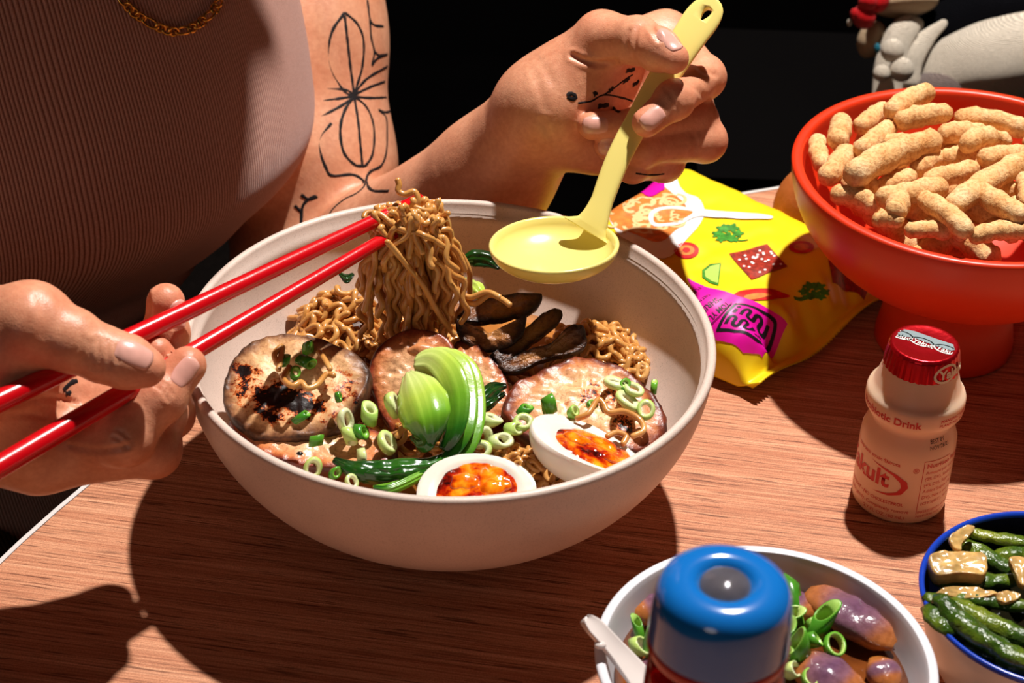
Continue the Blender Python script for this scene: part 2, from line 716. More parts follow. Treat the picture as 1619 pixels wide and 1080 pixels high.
# the hand with the ladle: (px, py, depth, radius mm)
R_WR = (868, 172, 0.872, 18.5)
R_hand = dict(
    arm=[(478, 500, 1.035, 36), (615, 402, 0.985, 31), (775, 282, 0.920, 24.5), R_WR],
    palm=[
        [R_WR, (905, 132, 0.868, 17), (962, 82, 0.868, 15.5)],
        [R_WR, (955, 90, 0.880, 15), (1052, 58, 0.893, 10.5)],
        [R_WR, (975, 140, 0.888, 14), (1076, 108, 0.902, 10.5)],
        [R_WR, (968, 185, 0.886, 14.5), (1082, 165, 0.898, 10.5)],
        [(880, 196, 0.876, 16), (945, 218, 0.880, 13.5), (1058, 215, 0.890, 10.0)],
    ],
    fingers=[
        [(905, 120, 0.862, 14), (952, 62, 0.854, 11.5), (1008, 64, 0.838, 9.2), (1040, 78, 0.829, 8.2), (1064, 92, 0.8245, 6.6)],
        [(1052, 58, 0.893, 10.5), (1112, 122, 0.866, 8.8), (1066, 158, 0.834, 7.5), (1022, 194, 0.8285, 6.1)],
        [(1076, 108, 0.902, 10.5), (1102, 190, 0.872, 8.3), (1010, 198, 0.854, 6.9), (936, 199, 0.849, 6.0)],
        [(1082, 165, 0.898, 10.5), (1114, 222, 0.874, 8.8), (1015, 236, 0.857, 7.2), (962, 231, 0.855, 6.2)],
        [(1058, 215, 0.890, 9.5), (1050, 256, 0.875, 8.0), (1000, 262, 0.862, 6.6), (970, 256, 0.862, 5.6)],
    ],
    nails=[(0, -1, 0.30, (0.05, 0.75, 0.66), 8.4, 11.0), (1, -1, 0.12, (-0.25, -0.30, 0.92), 8.6, 10.0), (2, -1, 0.05, (-0.30, -0.05, 0.95), 8.6, 9.5), (3, -1, 0.0, (-0.3, -0.15, 0.94), 8.2, 8.5)],
)
# the hand with the chopsticks
L_WR = (-80, 596, 0.728, 25)
L_hand = dict(
    arm=[(-900, 620, 0.95, 38), (-420, 610, 0.83, 33), (-190, 600, 0.75, 27), L_WR],
    palm=[
        [L_WR, (-20, 560, 0.722, 21), (48, 520, 0.716, 15.5)],
        [L_WR, (20, 610, 0.738, 17), (112, 622, 0.748, 11)],
        [L_WR, (10, 650, 0.742, 17), (92, 662, 0.748, 11)],
        [L_WR, (0, 668, 0.738, 16), (66, 700, 0.742, 11)],
        [(-60, 640, 0.732, 18), (28, 700, 0.736, 13.5), (70, 728, 0.740, 9.5)],
    ],
    fingers=[
        [(-30, 560, 0.718, 19), (48, 512, 0.708, 13.2), (112, 538, 0.709, 10.2), (162, 560, 0.711, 8.8), (200, 572, 0.711, 8.4), (230, 581, 0.711, 7.0)],
        [(112, 622, 0.748, 10.5), (256, 612, 0.764, 8.6), (262, 528, 0.758, 7.8), (262, 478, 0.753, 7.0)],
        [(92, 662, 0.748, 10.5), (268, 655, 0.757, 8.3), (270, 594, 0.747, 7.2), (248, 556, 0.738, 5.6)],
        [(66, 700, 0.742, 10.5), (196, 692, 0.728, 9.6), (254, 628, 0.731, 8.3), (296, 578, 0.734, 6.9)],
        [(60, 730, 0.741, 10.0), (242, 712, 0.742, 9.2), (258, 652, 0.745, 7.8), (264, 612, 0.748, 6.6)],
    ],
    nails=[(0, -1, 0.35, (0.1, 0.45, 0.90), 9.6, 12.0), (1, -1, 0.30, (0.75, 0.05, 0.66), 8.2, 10.0), (3, -1, 0.30, (0.40, 0.15, 0.85), 8.0, 10.5)],
)


for _k in ('arm', 'palm', 'fingers'):          # hold this hand a little nearer and higher
    if _k == 'arm':
        L_hand[_k] = [(a, b, d - 0.020, r) for a, b, d, r in L_hand[_k]]
    else:
        L_hand[_k] = [[(a, b, d - 0.020, r) for a, b, d, r in c] for c in L_hand[_k]]


def hand_fn(H):
    arm = cam_chain(H['arm'])
    palms = [cam_chain(c) for c in H['palm']]
    fing = [cam_chain(c) for c in H['fingers']]

    def fn(p):
        p = np.asarray(p, float)
        d = None
        off = np.array(FWD) * 0.009
        for i in range(len(arm) - 1):
            for o in (-1, 1):
                k = 0.5
                q = cone_d(p, arm[i][0] + off * o, arm[i + 1][0] + off * o, arm[i][1], arm[i + 1][1])
                d = q if d is None else smin(d, q, 0.012)
        for ch in palms:
            for i in range(len(ch) - 1):
                d = smin(d, cone_d(p, ch[i][0], ch[i + 1][0], ch[i][1], ch[i + 1][1]), 0.010)
        rest_all = None
        for fi, ch in enumerate(fing):
            nprox = 2 if fi == 0 else 1
            prox = None
            for i in range(nprox):
                q = cone_d(p, ch[i][0], ch[i + 1][0], ch[i][1], ch[i + 1][1] * 0.97)
                prox = q if prox is None else smin(prox, q, 0.004)
            d = smin(d, prox, 0.007)
            rest = prox
            for i in range(nprox, len(ch) - 1):
                rest = smin(rest, cone_d(p, ch[i][0], ch[i + 1][0], ch[i][1], ch[i + 1][1]), 0.0032)
            for i in range(nprox, len(ch) - 1):       # knuckle swelling
                rest = smin(rest, np.linalg.norm(p - ch[i][0], axis=1) - ch[i][1] * 1.06, 0.003)
            rest_all = rest if rest_all is None else smin(rest_all, rest, 0.0006)
        return smin(d, rest_all, 0.0012)
    return fn


def hand_box(H, pad=0.03, skip_arm=0):
    pts = [np.array(P(a, b, d)) for c in (H['palm'] + H['fingers'] + [H['arm'][skip_arm:]]) for a, b, d, r in c]
    A = np.array(pts)
    return A.min(0) - pad, A.max(0) + pad


# torso (under the shirt), neck, head, upper arms: one smooth field
SH_L = np.array((-0.105, 0.335, 0.235))     # shoulder on the viewer's right
SH_R = np.array((-0.420, 0.130, 0.235))
torso_sections = [                            # z, centre offset along FACE, along SIDE, half width, half depth
    (-0.33, -0.03, 0.00, 0.160, 0.120), (-0.20, -0.030, -0.03, 0.142, 0.105), (-0.12, -0.022, -0.042, 0.128, 0.100),
    (-0.075, -0.012, -0.040, 0.128, 0.104), (-0.035, 0.000, -0.028, 0.136, 0.112), (0.000, 0.012, -0.010, 0.148, 0.122),
    (0.035, 0.022, 0.002, 0.160, 0.132), (0.070, 0.015, 0.006, 0.162, 0.124), (0.110, 0.000, 0.007, 0.162, 0.112),
    (0.160, -0.020, 0.008, 0.158, 0.097), (0.205, -0.034, 0.006, 0.148, 0.086), (0.245, -0.040, 0.004, 0.118, 0.075), (0.275, -0.050, 0.0, 0.080, 0.058)]
upper_R = [(SH_L, 0.047), (np.array(P(470, -120, 1.045)), 0.043), (np.array(P(478, 60, 1.035)), 0.0415),
           (np.array(P(490, 260, 1.032)), 0.042), (np.array(P(478, 500, 1.035)), 0.036)]
upper_L = [(SH_R, 0.047), (np.array((-0.47, 0.02, 0.10)), 0.042), (np.array(P(-900, 620, 0.95)), 0.036)]


HEAD = Vector((-0.078, 0.235, 0.425))


def body_fn(p):
    p = np.asarray(p, float)
    d = None
    for z0, z1 in zip(torso_sections, torso_sections[1:]):
        pass
    S = np.array(torso_sections)
    z = np.clip(p[:, 2], S[0, 0], S[-1, 0])
    of = [np.interp(z, S[:, 0], S[:, k]) for k in range(1, 5)]
    cx = TOR.x + FACE.x * of[0] + SIDE.x * of[1]
    cy = TOR.y + FACE.y * of[0] + SIDE.y * of[1]
    u = ((p[:, 0] - cx) * SIDE.x + (p[:, 1] - cy) * SIDE.y) / (of[2] - 0.006)
    w = ((p[:, 0] - cx) * FACE.x + (p[:, 1] - cy) * FACE.y) / (of[3] - 0.006)
    rr = (np.abs(u) ** 2.3 + np.abs(w) ** 2.3) ** (1 / 2.3)
    dt = (rr - 1) * of[3] * 0.8
    dz = np.maximum(p[:, 2] - (S[-1, 0] - 0.004), (S[0, 0] + 0.004) - p[:, 2])
    d = np.maximum(dt, dz)
    nk = np.array((TOR - FACE * 0.035 + Vector((0, 0, 0.25))))
    hd = np.array(HEAD)
    d = smin(d, cone_d(p, nk, hd - np.array((0, 0, 0.06)), 0.058, 0.052), 0.03)
    d = smin(d, cone_d(p, hd + np.array((0, 0, 0.035)), hd - np.array((0, 0, 0.03)) + np.array(FACE) * 0.03, 0.082, 0.058), 0.03)
    d = smin(d, cone_d(p, hd + np.array(FACE) * 0.085 + np.array((0, 0, 0.015)), hd + np.array(FACE) * 0.108 + np.array((0, 0, -0.02)), 0.006, 0.012), 0.008)
    for s in (-1, 1):
        e = hd + np.array(SIDE) * 0.080 * s
        d = smin(d, cone_d(p, e + np.array((0, 0, 0.02)), e + np.array((0, 0, -0.015)), 0.012, 0.008), 0.004)
        ey = hd + np.array(SIDE) * 0.032 * s + np.array(FACE) * 0.088 + np.array((0, 0, 0.012))
        d = -smin(-d, np.linalg.norm(p - ey, axis=1) - 0.010, 0.006)
    for ch in (upper_R, upper_L):
        for i in range(len(ch) - 1):
            d = smin(d, cone_d(p, ch[i][0], ch[i + 1][0], ch[i][1], ch[i + 1][1]), 0.012)
    # forearm stubs so that the pieces run into each other
    for H in (R_hand, L_hand):
        a = cam_chain(H['arm'])
        d = smin(d, cone_d(p, a[0][0], a[1][0], a[0][1] - 0.0012, a[1][1] - 0.0012), 0.006)
    return d


fR, fL = hand_fn(R_hand), hand_fn(L_hand)


def clip_fn(fn, extra, k=0.012):
    def g(p):
        d = fn(p)
        for a, b, ra, rb in extra:
            d = smin(d, cone_d(np.asarray(p, float), a, b, ra, rb), k)
        return d
    return g


fRa = clip_fn(fR, [(upper_R[i][0], upper_R[i + 1][0], upper_R[i][1], upper_R[i + 1][1]) for i in (1, 2, 3)])
lo, hi = hand_box(R_hand, 0.05)
lo = np.minimum(lo, upper_R[2][0] - 0.06)
hi = np.maximum(hi, upper_R[2][0] + 0.06)
VR, FR = sdf_surface(fRa, lo, hi, 0.0012)
lo, hi = hand_box(L_hand, 0.035, 2)
VL, FL = sdf_surface(fL, lo, hi, 0.0011)
VB, FB = sdf_surface(body_fn, (-0.62, -0.25, -0.36), (0.05, 0.50, 0.60), 0.0055)


def to_px(V):
    d = V - np.array(CAM_POS)
    dep = d @ np.array(FWD)
    return 809.5 + FPX * (d @ np.array(RGT)) / dep, 540 - FPX * (d @ np.array(UPV)) / dep


def crease(V, Fq, lines):
    """press skin folds into the side of the hand that carries them"""
    A = V[Fq]
    nr = np.cross(A[:, 2] - A[:, 0], A[:, 3] - A[:, 1])
    N = np.zeros_like(V)
    for k in range(4):
        np.add.at(N, Fq[:, k], nr)
    N /= np.maximum(np.linalg.norm(N, axis=1, keepdims=True), 1e-12)
    vd = V - np.array(CAM_POS)
    vd /= np.linalg.norm(vd, axis=1, keepdims=True)
    facing = (N * vd).sum(1)
    sgn = -1.0 if np.median(facing[np.abs(facing) > 0.3]) > 2 else 1.0
    x, y = to_px(V)
    out = V.copy()
    vis = facing < -0.15
    for pts, w, dep in lines:
        Q = spline(pts, 30)
        sel = vis & (x > Q[:, 0].min() - 12) & (x < Q[:, 0].max() + 12) & (y > Q[:, 1].min() - 12) & (y < Q[:, 1].max() + 12)
        idx = np.where(sel)[0]
        if len(idx) == 0:
            continue
        dd = np.sqrt(((x[idx][:, None] - Q[:, 0]) ** 2 + (y[idx][:, None] - Q[:, 1]) ** 2).min(1))
        out[idx] -= N[idx] * (dep / 1000.0 * (np.exp(-(dd / w) ** 2) - 0.35 * np.exp(-((dd - 2.2 * w) / w) ** 2)))[:, None]
    return out


VR = crease(VR, FR, [
    ([(905, 88), (925, 97), (950, 101), (975, 98)], 4, 1.3), ([(850, 95), (862, 110), (874, 130)], 6, 0.25), ([(843, 108), (852, 135), (862, 170)], 6, 0.3),
    ([(995, 48), (990, 62), (992, 82)], 3, 0.6), ([(1008, 46), (1004, 60), (1004, 76)], 3, 0.5), ([(1030, 42), (1036, 52), (1042, 62)], 4, 0.9),
    ([(855, 190), (868, 212), (884, 232), (900, 244)], 5, 0.4), ([(880, 205), (892, 225), (905, 240)], 5, 0.3),
    ([(1052, 140), (1062, 152), (1072, 172)], 3, 0.5), ([(1100, 100), (1112, 112), (1130, 118)], 4, 0.6), ([(1085, 128), (1100, 140), (1112, 152)], 4, 0.5),
    ([(1000, 186), (1002, 198), (1000, 212)], 3, 0.5), ([(1096, 215), (1100, 225), (1098, 240)], 4, 0.5)])
VL = crease(VL, FL, [
    ([(144, 540), (142, 560), (148, 582)], 3.5, 0.4), ([(155, 536), (156, 556), (161, 584)], 3.5, 0.45), ([(168, 538), (170, 556), (174, 580)], 3.5, 0.4),
    ([(133, 535), (129, 555), (133, 575)], 3.5, 0.3), ([(181, 545), (184, 560), (186, 570)], 3.5, 0.3),
    ([(232, 462), (234, 490), (230, 505)], 4, 0.8), ([(246, 455), (262, 448), (276, 456)], 3, 0.5), ([(256, 520), (270, 516), (284, 520)], 3, 0.5),
    ([(185, 680), (198, 688), (208, 700)], 3, 0.6), ([(180, 690), (192, 697), (200, 708)], 3, 0.6), ([(246, 610), (258, 618), (266, 632)], 3, 0.6), ([(252, 604), (264, 612), (272, 624)], 3, 0.5),
    ([(60, 470), (75, 500), (70, 530)], 9, 0.4), ([(20, 640), (50, 632), (90, 630), (120, 638)], 4, 0.9), ([(5, 660), (35, 655), (70, 660)], 4, 0.6), ([(110, 705), (160, 712), (205, 705)], 4, 0.7)])


def flush_of(V, H):
    f = np.zeros(len(V))
    for ch in H['fingers']:
        c = cam_chain(ch)
        for (q, r), s, k in ((c[-1], 0.42, 1.5), (c[-2], 0.30, 1.3), (c[1], 0.25, 1.3)):
            f = np.maximum(f, s * np.exp(-(np.linalg.norm(V - q, axis=1) / (r * k)) ** 2))
    return f


FLUSH = np.concatenate([flush_of(VR, R_hand), flush_of(VL, L_hand), np.zeros(len(VB))])
VALL = np.concatenate([VR, VL, VB])
FALL = np.concatenate([FR, FL + len(VR), FB + len(VR) + len(VL)])
pbase = (TOR.x, TOR.y, -0.74)
person = mesh_obj('person', VALL, FALL.tolist(), M_skin, origin=pbase)
set_attr(person, 'flush', FLUSH)
tag(person, 'person in a ribbed dusty-pink top holding red chopsticks and a yellow ladle over the bowl', 'person')
skin_bvh = BVHTree.FromPolygons([tuple(v) for v in np.concatenate([VR, VL])], [tuple(int(i) for i in q) for q in np.concatenate([FR, FL + len(VR)])])


def nail(H, fi, ji, back, nv, w, l):
    ch = cam_chain(H['fingers'][fi])
    tip, r = ch[ji]
    ax = Vector(ch[ji][0] - ch[ji - 1][0]).normalized()
    n = camvec(*nv)
    n = (n - ax * n.dot(ax)).normalized()
    sd = ax.cross(n)
    tip = Vector(tip)
    w, l = w / 2000.0, l / 2000.0
    V, Fc, nu, nw = [], [], 11, 13
    cen = tip - ax * (l * 2 * back)
    for i in range(nw):
        b = -1 + 2 * i / (nw - 1)
        for j in range(nu):
            a = -1 + 2 * j / (nu - 1)
            ww = w * (1 - 0.30 * max(0, b) ** 3 - 0.35 * max(0, -b) ** 2)
            q = cen + ax * (b * l + (1 - a * a) * 0.0010 * (1 if b > 0 else -0.4)) + sd * (a * ww)
            hit = skin_bvh.ray_cast(q + n * 0.02, -n, 0.04)
            s = hit[0] if hit[0] is not None else q
            e = max(abs(a), abs(b)) ** 6
            V.append(s + n * (0.00055 * (1 - e) - 0.0002 + 0.00035 * max(0, b) ** 4))
    for i in range(nw - 1):
        for j in range(nu - 1):
            k = i * nu + j
            Fc.append((k, k + 1, k + nu + 1, k + nu))
    o = mesh_obj('fingernail', V, Fc, M_nail, person)
    md = o.modifiers.new('solid', 'SOLIDIFY')
    md.thickness = 0.0006
    return o


for H in (R_hand, L_hand):
    for a in H['nails']:
        nail(H, *a)

# ---- shirt: ribbed sleeveless top lofted over the torso
def rib_material():
    t = NT('ribbed_knit')
    uv = t.n('UVMap')
    sx = t.n('SeparateXYZ')
    t.l(uv.outputs['UV'], sx.inputs['Vector'])
    mu = t.n('Math', operation='MULTIPLY')
    mu.inputs[1].default_value = 2 * PI
    t.l(sx.outputs['X'], mu.inputs[0])
    wob = t.noise(30, 2)
    ad = t.n('Math', operation='MULTIPLY_ADD')
    t.l(wob, ad.inputs[0])
    ad.inputs[1].default_value = 1.6
    t.l(mu.outputs[0], ad.inputs[2])
    sn = t.n('Math', operation='SINE')
    t.l(ad.outputs[0], sn.inputs[0])
    sc = t.n('Math', operation='MULTIPLY_ADD')
    sc.inputs[1].default_value = 0.5
    sc.inputs[2].default_value = 0.5
    t.l(sn.outputs[0], sc.inputs[0])
    kn = t.noise(1300, 2)
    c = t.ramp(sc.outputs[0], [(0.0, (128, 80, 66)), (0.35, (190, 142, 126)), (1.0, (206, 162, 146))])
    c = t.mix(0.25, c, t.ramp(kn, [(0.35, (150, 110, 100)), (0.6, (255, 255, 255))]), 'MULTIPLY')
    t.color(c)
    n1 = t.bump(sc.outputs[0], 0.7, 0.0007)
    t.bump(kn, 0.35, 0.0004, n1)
    t.set(rough=0.9, spec=0.12, sheen=0.15)
    return t.m


M_rib = rib_material()


def shirt():
    nu, zs = 180, np.linspace(-0.30, 0.262, 110)
    S = np.array(torso_sections)
    Ssm = spline(S, 200)
    V, Fc, UV = [], [], []
    for z in zs:
        o1, o2, a, b = [np.interp(z, Ssm[:, 0], Ssm[:, k]) for k in range(1, 5)]
        for i in range(nu + 1):
            th = 2 * PI * i / nu
            e = 2 / 2.3
            cu = math.copysign(abs(math.cos(th)) ** e, math.cos(th))
            cw = math.copysign(abs(math.sin(th)) ** e, math.sin(th))
            q = TOR + SIDE * (o2 + a * cu) + FACE * (o1 + b * cw) + Vector((0, 0, z))
            out = (SIDE * cu + FACE * cw).normalized()
            # soft folds below the chest
            fold = math.exp(-((z + 0.045) / 0.035) ** 2) * 0.0035 * math.sin(z * 190 + 2.2 * cu + 1.5 * cw)
            fold += 0.002 * mnoise.noise(q * 14)
            # stretched fold from the armpit
            V.append(q + out * fold)
            UV.append((th / (2 * PI) * 620, z * 10))
    m = nu + 1
    for k in range(len(zs) - 1):
        for i in range(nu):
            z = zs[k]
            th = 2 * PI * (i + 0.5) / nu
            # neckline and armholes
            if z > 0.165 and abs(math.cos(th)) > 0.90 and z > 0.165 + (1 - abs(math.cos(th))) * 0.4:
                continue
            if z > 0.205 and math.sin(th) > 0.55 and z > 0.205 + (1 - math.sin(th)) * 0.12:
                continue
            Fc.append((k * m + i, k * m + i + 1, (k + 1) * m + i + 1, (k + 1) * m + i))
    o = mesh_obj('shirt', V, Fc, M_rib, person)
    uvl = o.data.uv_layers.new(name='UVMap')
    idx = [l.vertex_index for l in o.data.loops]
    uvl.data.foreach_set('uv', [c for i in idx for c in UV[i]])
    md = o.modifiers.new('solid', 'SOLIDIFY')
    md.thickness = 0.0016
    md.offset = 1
    o['label'] = 'ribbed dusty-pink knit top'
    return o, BVHTree.FromPolygons([tuple(v) for v in V], Fc)


shirt_o, shirt_bvh = shirt()

# ---- hair cap, trousers
M_hair = simple('dark_hair', (22, 16, 13), 0.5, var=0.3, vscale=200, bump=0.4, bscale=500)
hc = HEAD - FACE * 0.018 + Vector((0, 0, 0.034))
v, f = blob(hc, (0.090, 0.094, 0.088), 4, 0.05, 30, 3, RZ)
f = [q for q in f if not ((sum((Vector(v[i]) for i in q), Vector()) / 3 - hc).dot(FACE) > 0.035 and (sum((Vector(v[i]) for i in q), Vector()) / 3).z < hc.z + 0.035)]
mesh_obj('hair', v, f, M_hair, person)
t = NT('corduroy')
wv = t.n('TexWave', bands_direction='X')
wv.inputs['Scale'].default_value = 110
wv.inputs['Distortion'].default_value = 0.6
t.l(t.mapping((1, 1, 1), (0, 0, -FA)), wv.inputs['Vector'])
t.color(t.ramp(wv.outputs['Fac'], [(0.1, (46, 38, 26)), (0.7, (104, 90, 62))]))
t.bump(wv.outputs['Fac'], 0.6, 0.001)
t.set(rough=0.95, spec=0.05)
M_cord = t.m
parts = []
for s in (-1, 1):
    h0 = TOR - FACE * 0.02 + SIDE * 0.085 * s + Vector((0, 0, -0.215))
    kn = TOR + FACE * 0.36 + SIDE * 0.13 * s + Vector((0, 0, -0.245))
    ft = kn + FACE * 0.03 + Vector((0, 0, -0.42))
    path = spline([h0, h0 * 0.5 + kn * 0.5 + Vector((0, 0, 0.008)), kn, kn * 0.5 + ft * 0.5 + FACE * 0.02, ft], 30)
    rad = np.interp(np.linspace(0, 1, 30), [0, 0.25, 0.5, 0.75, 1], [0.092, 0.08, 0.066, 0.055, 0.048])
    parts.append(tube(path, list(rad), 28))
v, f = join(*parts)
mesh_obj('trousers', v, f, M_cord, person)

# ---- tattoos laid onto the skin
def ink(pts, w=1.5, name='tattoo_line', n=None, closed=False, vary=True):
    n = n or max(8, int(sum(math.dist(a, b) for a, b in zip(pts, pts[1:])) / 5))
    Q = []
    for a, b in spline(pts, n, closed):
        o = CAM_POS
        d = (P(a, b, 1.0) - CAM_POS).normalized()
        h = skin_bvh.ray_cast(o, d)
        if h[0] is not None:
            Q.append((h[0], h[1]))
    if len(Q) < 3:
        return
    if closed:
        Q.append(Q[0])
    V, Fc = [], []
    for i, (q, nn) in enumerate(Q):
        if nn.dot(q - CAM_POS) > 0:
            nn = -nn
        t = (Q[min(i + 1, len(Q) - 1)][0] - Q[max(i - 1, 0)][0])
        sd = t.cross(nn).normalized()
        ww = w / 2000.0 * (1 + 0.15 * math.sin(i * 1.7) if vary else 1)
        for k, hgt in ((-1, -0.0002), (0, 0.00035), (1, -0.0002)):
            V.append(q + sd * ww * k + nn * (hgt + 0.0001))
    for i in range(len(Q) - 1):
        for k in range(2):
            a = i * 3 + k
            Fc.append((a, a + 1, a + 4, a + 3))
    mesh_obj(name, V, Fc, M_ink, person)


INK = [
    [(545, 20), (525, 50), (519, 85), (525, 115), (545, 145), (560, 152)],
    [(545, 20), (565, 38), (575, 65), (573, 105), (563, 140), (560, 152)],
    [(545, 25), (549, 60), (554, 105), (560, 150)],
    [(560, 152), (545, 175), (538, 205), (543, 240), (560, 260), (573, 263)],
    [(560, 152), (580, 170), (591, 200), (590, 240), (580, 260), (573, 263)],
    [(560, 152), (566, 190), (570, 230), (573, 262)],
    [(560, 150), (545, 142), (508, 140)], [(560, 152), (535, 156), (505, 160)], [(560, 154), (535, 170), (508, 184)],
    [(560, 148), (580, 125), (612, 105)], [(560, 150), (585, 138), (614, 127)], [(560, 153), (585, 155), (617, 154)],
    [(581, 0), (585, 30), (592, 40), (606, 42)], [(585, 30), (587, 60), (592, 82), (588, 104)], [(592, 82), (600, 88), (612, 86)], [(588, 104), (597, 92), (612, 86)],
    [(524, 195), (508, 215), (505, 235), (515, 265), (525, 278), (555, 276), (570, 282), (577, 292), (565, 305), (545, 315), (527, 330), (518, 345)],
    [(600, 175), (610, 185), (612, 205), (611, 240), (603, 262), (588, 270), (580, 280), (582, 295), (592, 302), (615, 302)],
    [(598, 174), (610, 178), (619, 175)],
    [(500, 310), (488, 315), (478, 328), (476, 355)], [(476, 308), (488, 315), (502, 311)], [(466, 325), (476, 335)],
]
for q in INK:
    ink(q, 1.9)
# palm tattoo (sprig) and finger marks
for q in ([(897, 152), (903, 148), (911, 152), (905, 157), (897, 153)],):
    ink(q, 2.2)
ink([(914, 163), (935, 160), (955, 150), (985, 155), (1000, 160)], 1.0)
ink([(955, 150), (970, 140), (985, 128), (1000, 118)], 1.0)
for a, b in (((938, 150), (943, 145)), ((962, 145), (970, 138)), ((945, 168), (962, 166)), ((985, 130), (995, 124)), ((968, 172), (980, 178)), ((1000, 135), (1010, 128)), ((990, 112), (1003, 110))):
    ink([a, ((a[0] + b[0]) / 2 + 1, (a[1] + b[1]) / 2), b], 2.6, n=8)
ink([(100, 618), (112, 606), (122, 602)], 2.2, n=8)
ink([(104, 624), (112, 620)], 2.0, n=8)
ink([(1005, 274), (1030, 277), (1050, 275)], 1.0, n=8)

# ---- gold chain on the chest
t = NT('gold')
t.color((232, 176, 84))
t.set(metal=1.0, rough=0.2)
M_gold = t.m
cpx = [(188, -14), (197, 4), (213, 21), (232, 34), (255, 46), (275, 52), (295, 51), (315, 40), (335, 24), (347, 6), (352, -16)]
cp = []
for a, b in spline(cpx, 60):
    h = shirt_bvh.ray_cast(CAM_POS, (P(a, b, 1.0) - CAM_POS).normalized())
    if h[0] is not None:
        cp.append(h[0] - FWD * 0.0032)
nkl = thing('chain_necklace', cp[30] - Vector((0, 0, 0.002)), 'gold figaro-link chain necklace hanging on the pink top', 'necklace')
L = [0]
for a, b in zip(cp, cp[1:]):
    L.append(L[-1] + (b - a).length)
s, k = 0.0, 0
A = np.array([tuple(p) for p in cp])
while s < L[-1] - 0.008:
    ln = 0.0078 if k % 4 == 0 else 0.0040
    a, b = [Vector([np.interp(x, L, A[:, i]) for i in range(3)]) for x in (s, s + ln)]
    ax = (b - a).normalized()
    n = -FWD - ax * (-FWD).dot(ax)
    n.normalize()
    n = (n + ax.cross(n) * (0.55 if k % 2 else -0.35)).normalized()
    sd = ax.cross(n)
    mid = (a + b) / 2
    ring = [mid + ax * math.cos(q) * (ln / 2 + 0.0004) + sd * math.sin(q) * 0.0019 for q in np.linspace(0, 2 * PI, 17)]
    v, f = tube(ring, 0.00065, 7, cap=False)
    mesh_obj('link', v, f, M_gold, nkl)
    s += ln - 0.0007
    k += 1
# ================================================================== chopsticks and ladle
t = NT('red_lacquer')
t.color((206, 8, 20))
t.bump(t.noise(700, 2), 0.12, 0.0004)
t.set(rough=0.24, spec=0.5, coat=0.35, coat_rough=0.12)
M_red = t.m
CH_A = [(-190, 724.8, 0.649), (0, 634, 0.681), (664, 315, 0.797)]
CH_B = [(-170, 838.0, 0.645), (0, 737, 0.675), (622, 369, 0.785)]
for js, lab in ((CH_A, 'glossy red chopstick passing under the thumb, upper of the pair'), (CH_B, 'glossy red chopstick between thumb and fingertips, lower of the pair')):
    a, b = P(*js[0]), P(*js[2])
    pts = [a + (b - a) * k / 12 for k in range(13)]
    rad = [np.interp(k / 12, [0, 0.3, 1], [0.0040, 0.0039, 0.0025]) for k in range(13)]
    v, f = tube(pts, rad, 20, cap=True)
    tag(mesh_obj('chopstick', v, f, M_red), lab, 'chopstick', 'red chopsticks')

t = NT('yellow_plastic')
t.color((240, 222, 128))
t.set(rough=0.24, spec=0.5, sss=0.08, sss_scale=0.004, sss_rad=(1, 0.8, 0.25))
M_yel = t.m


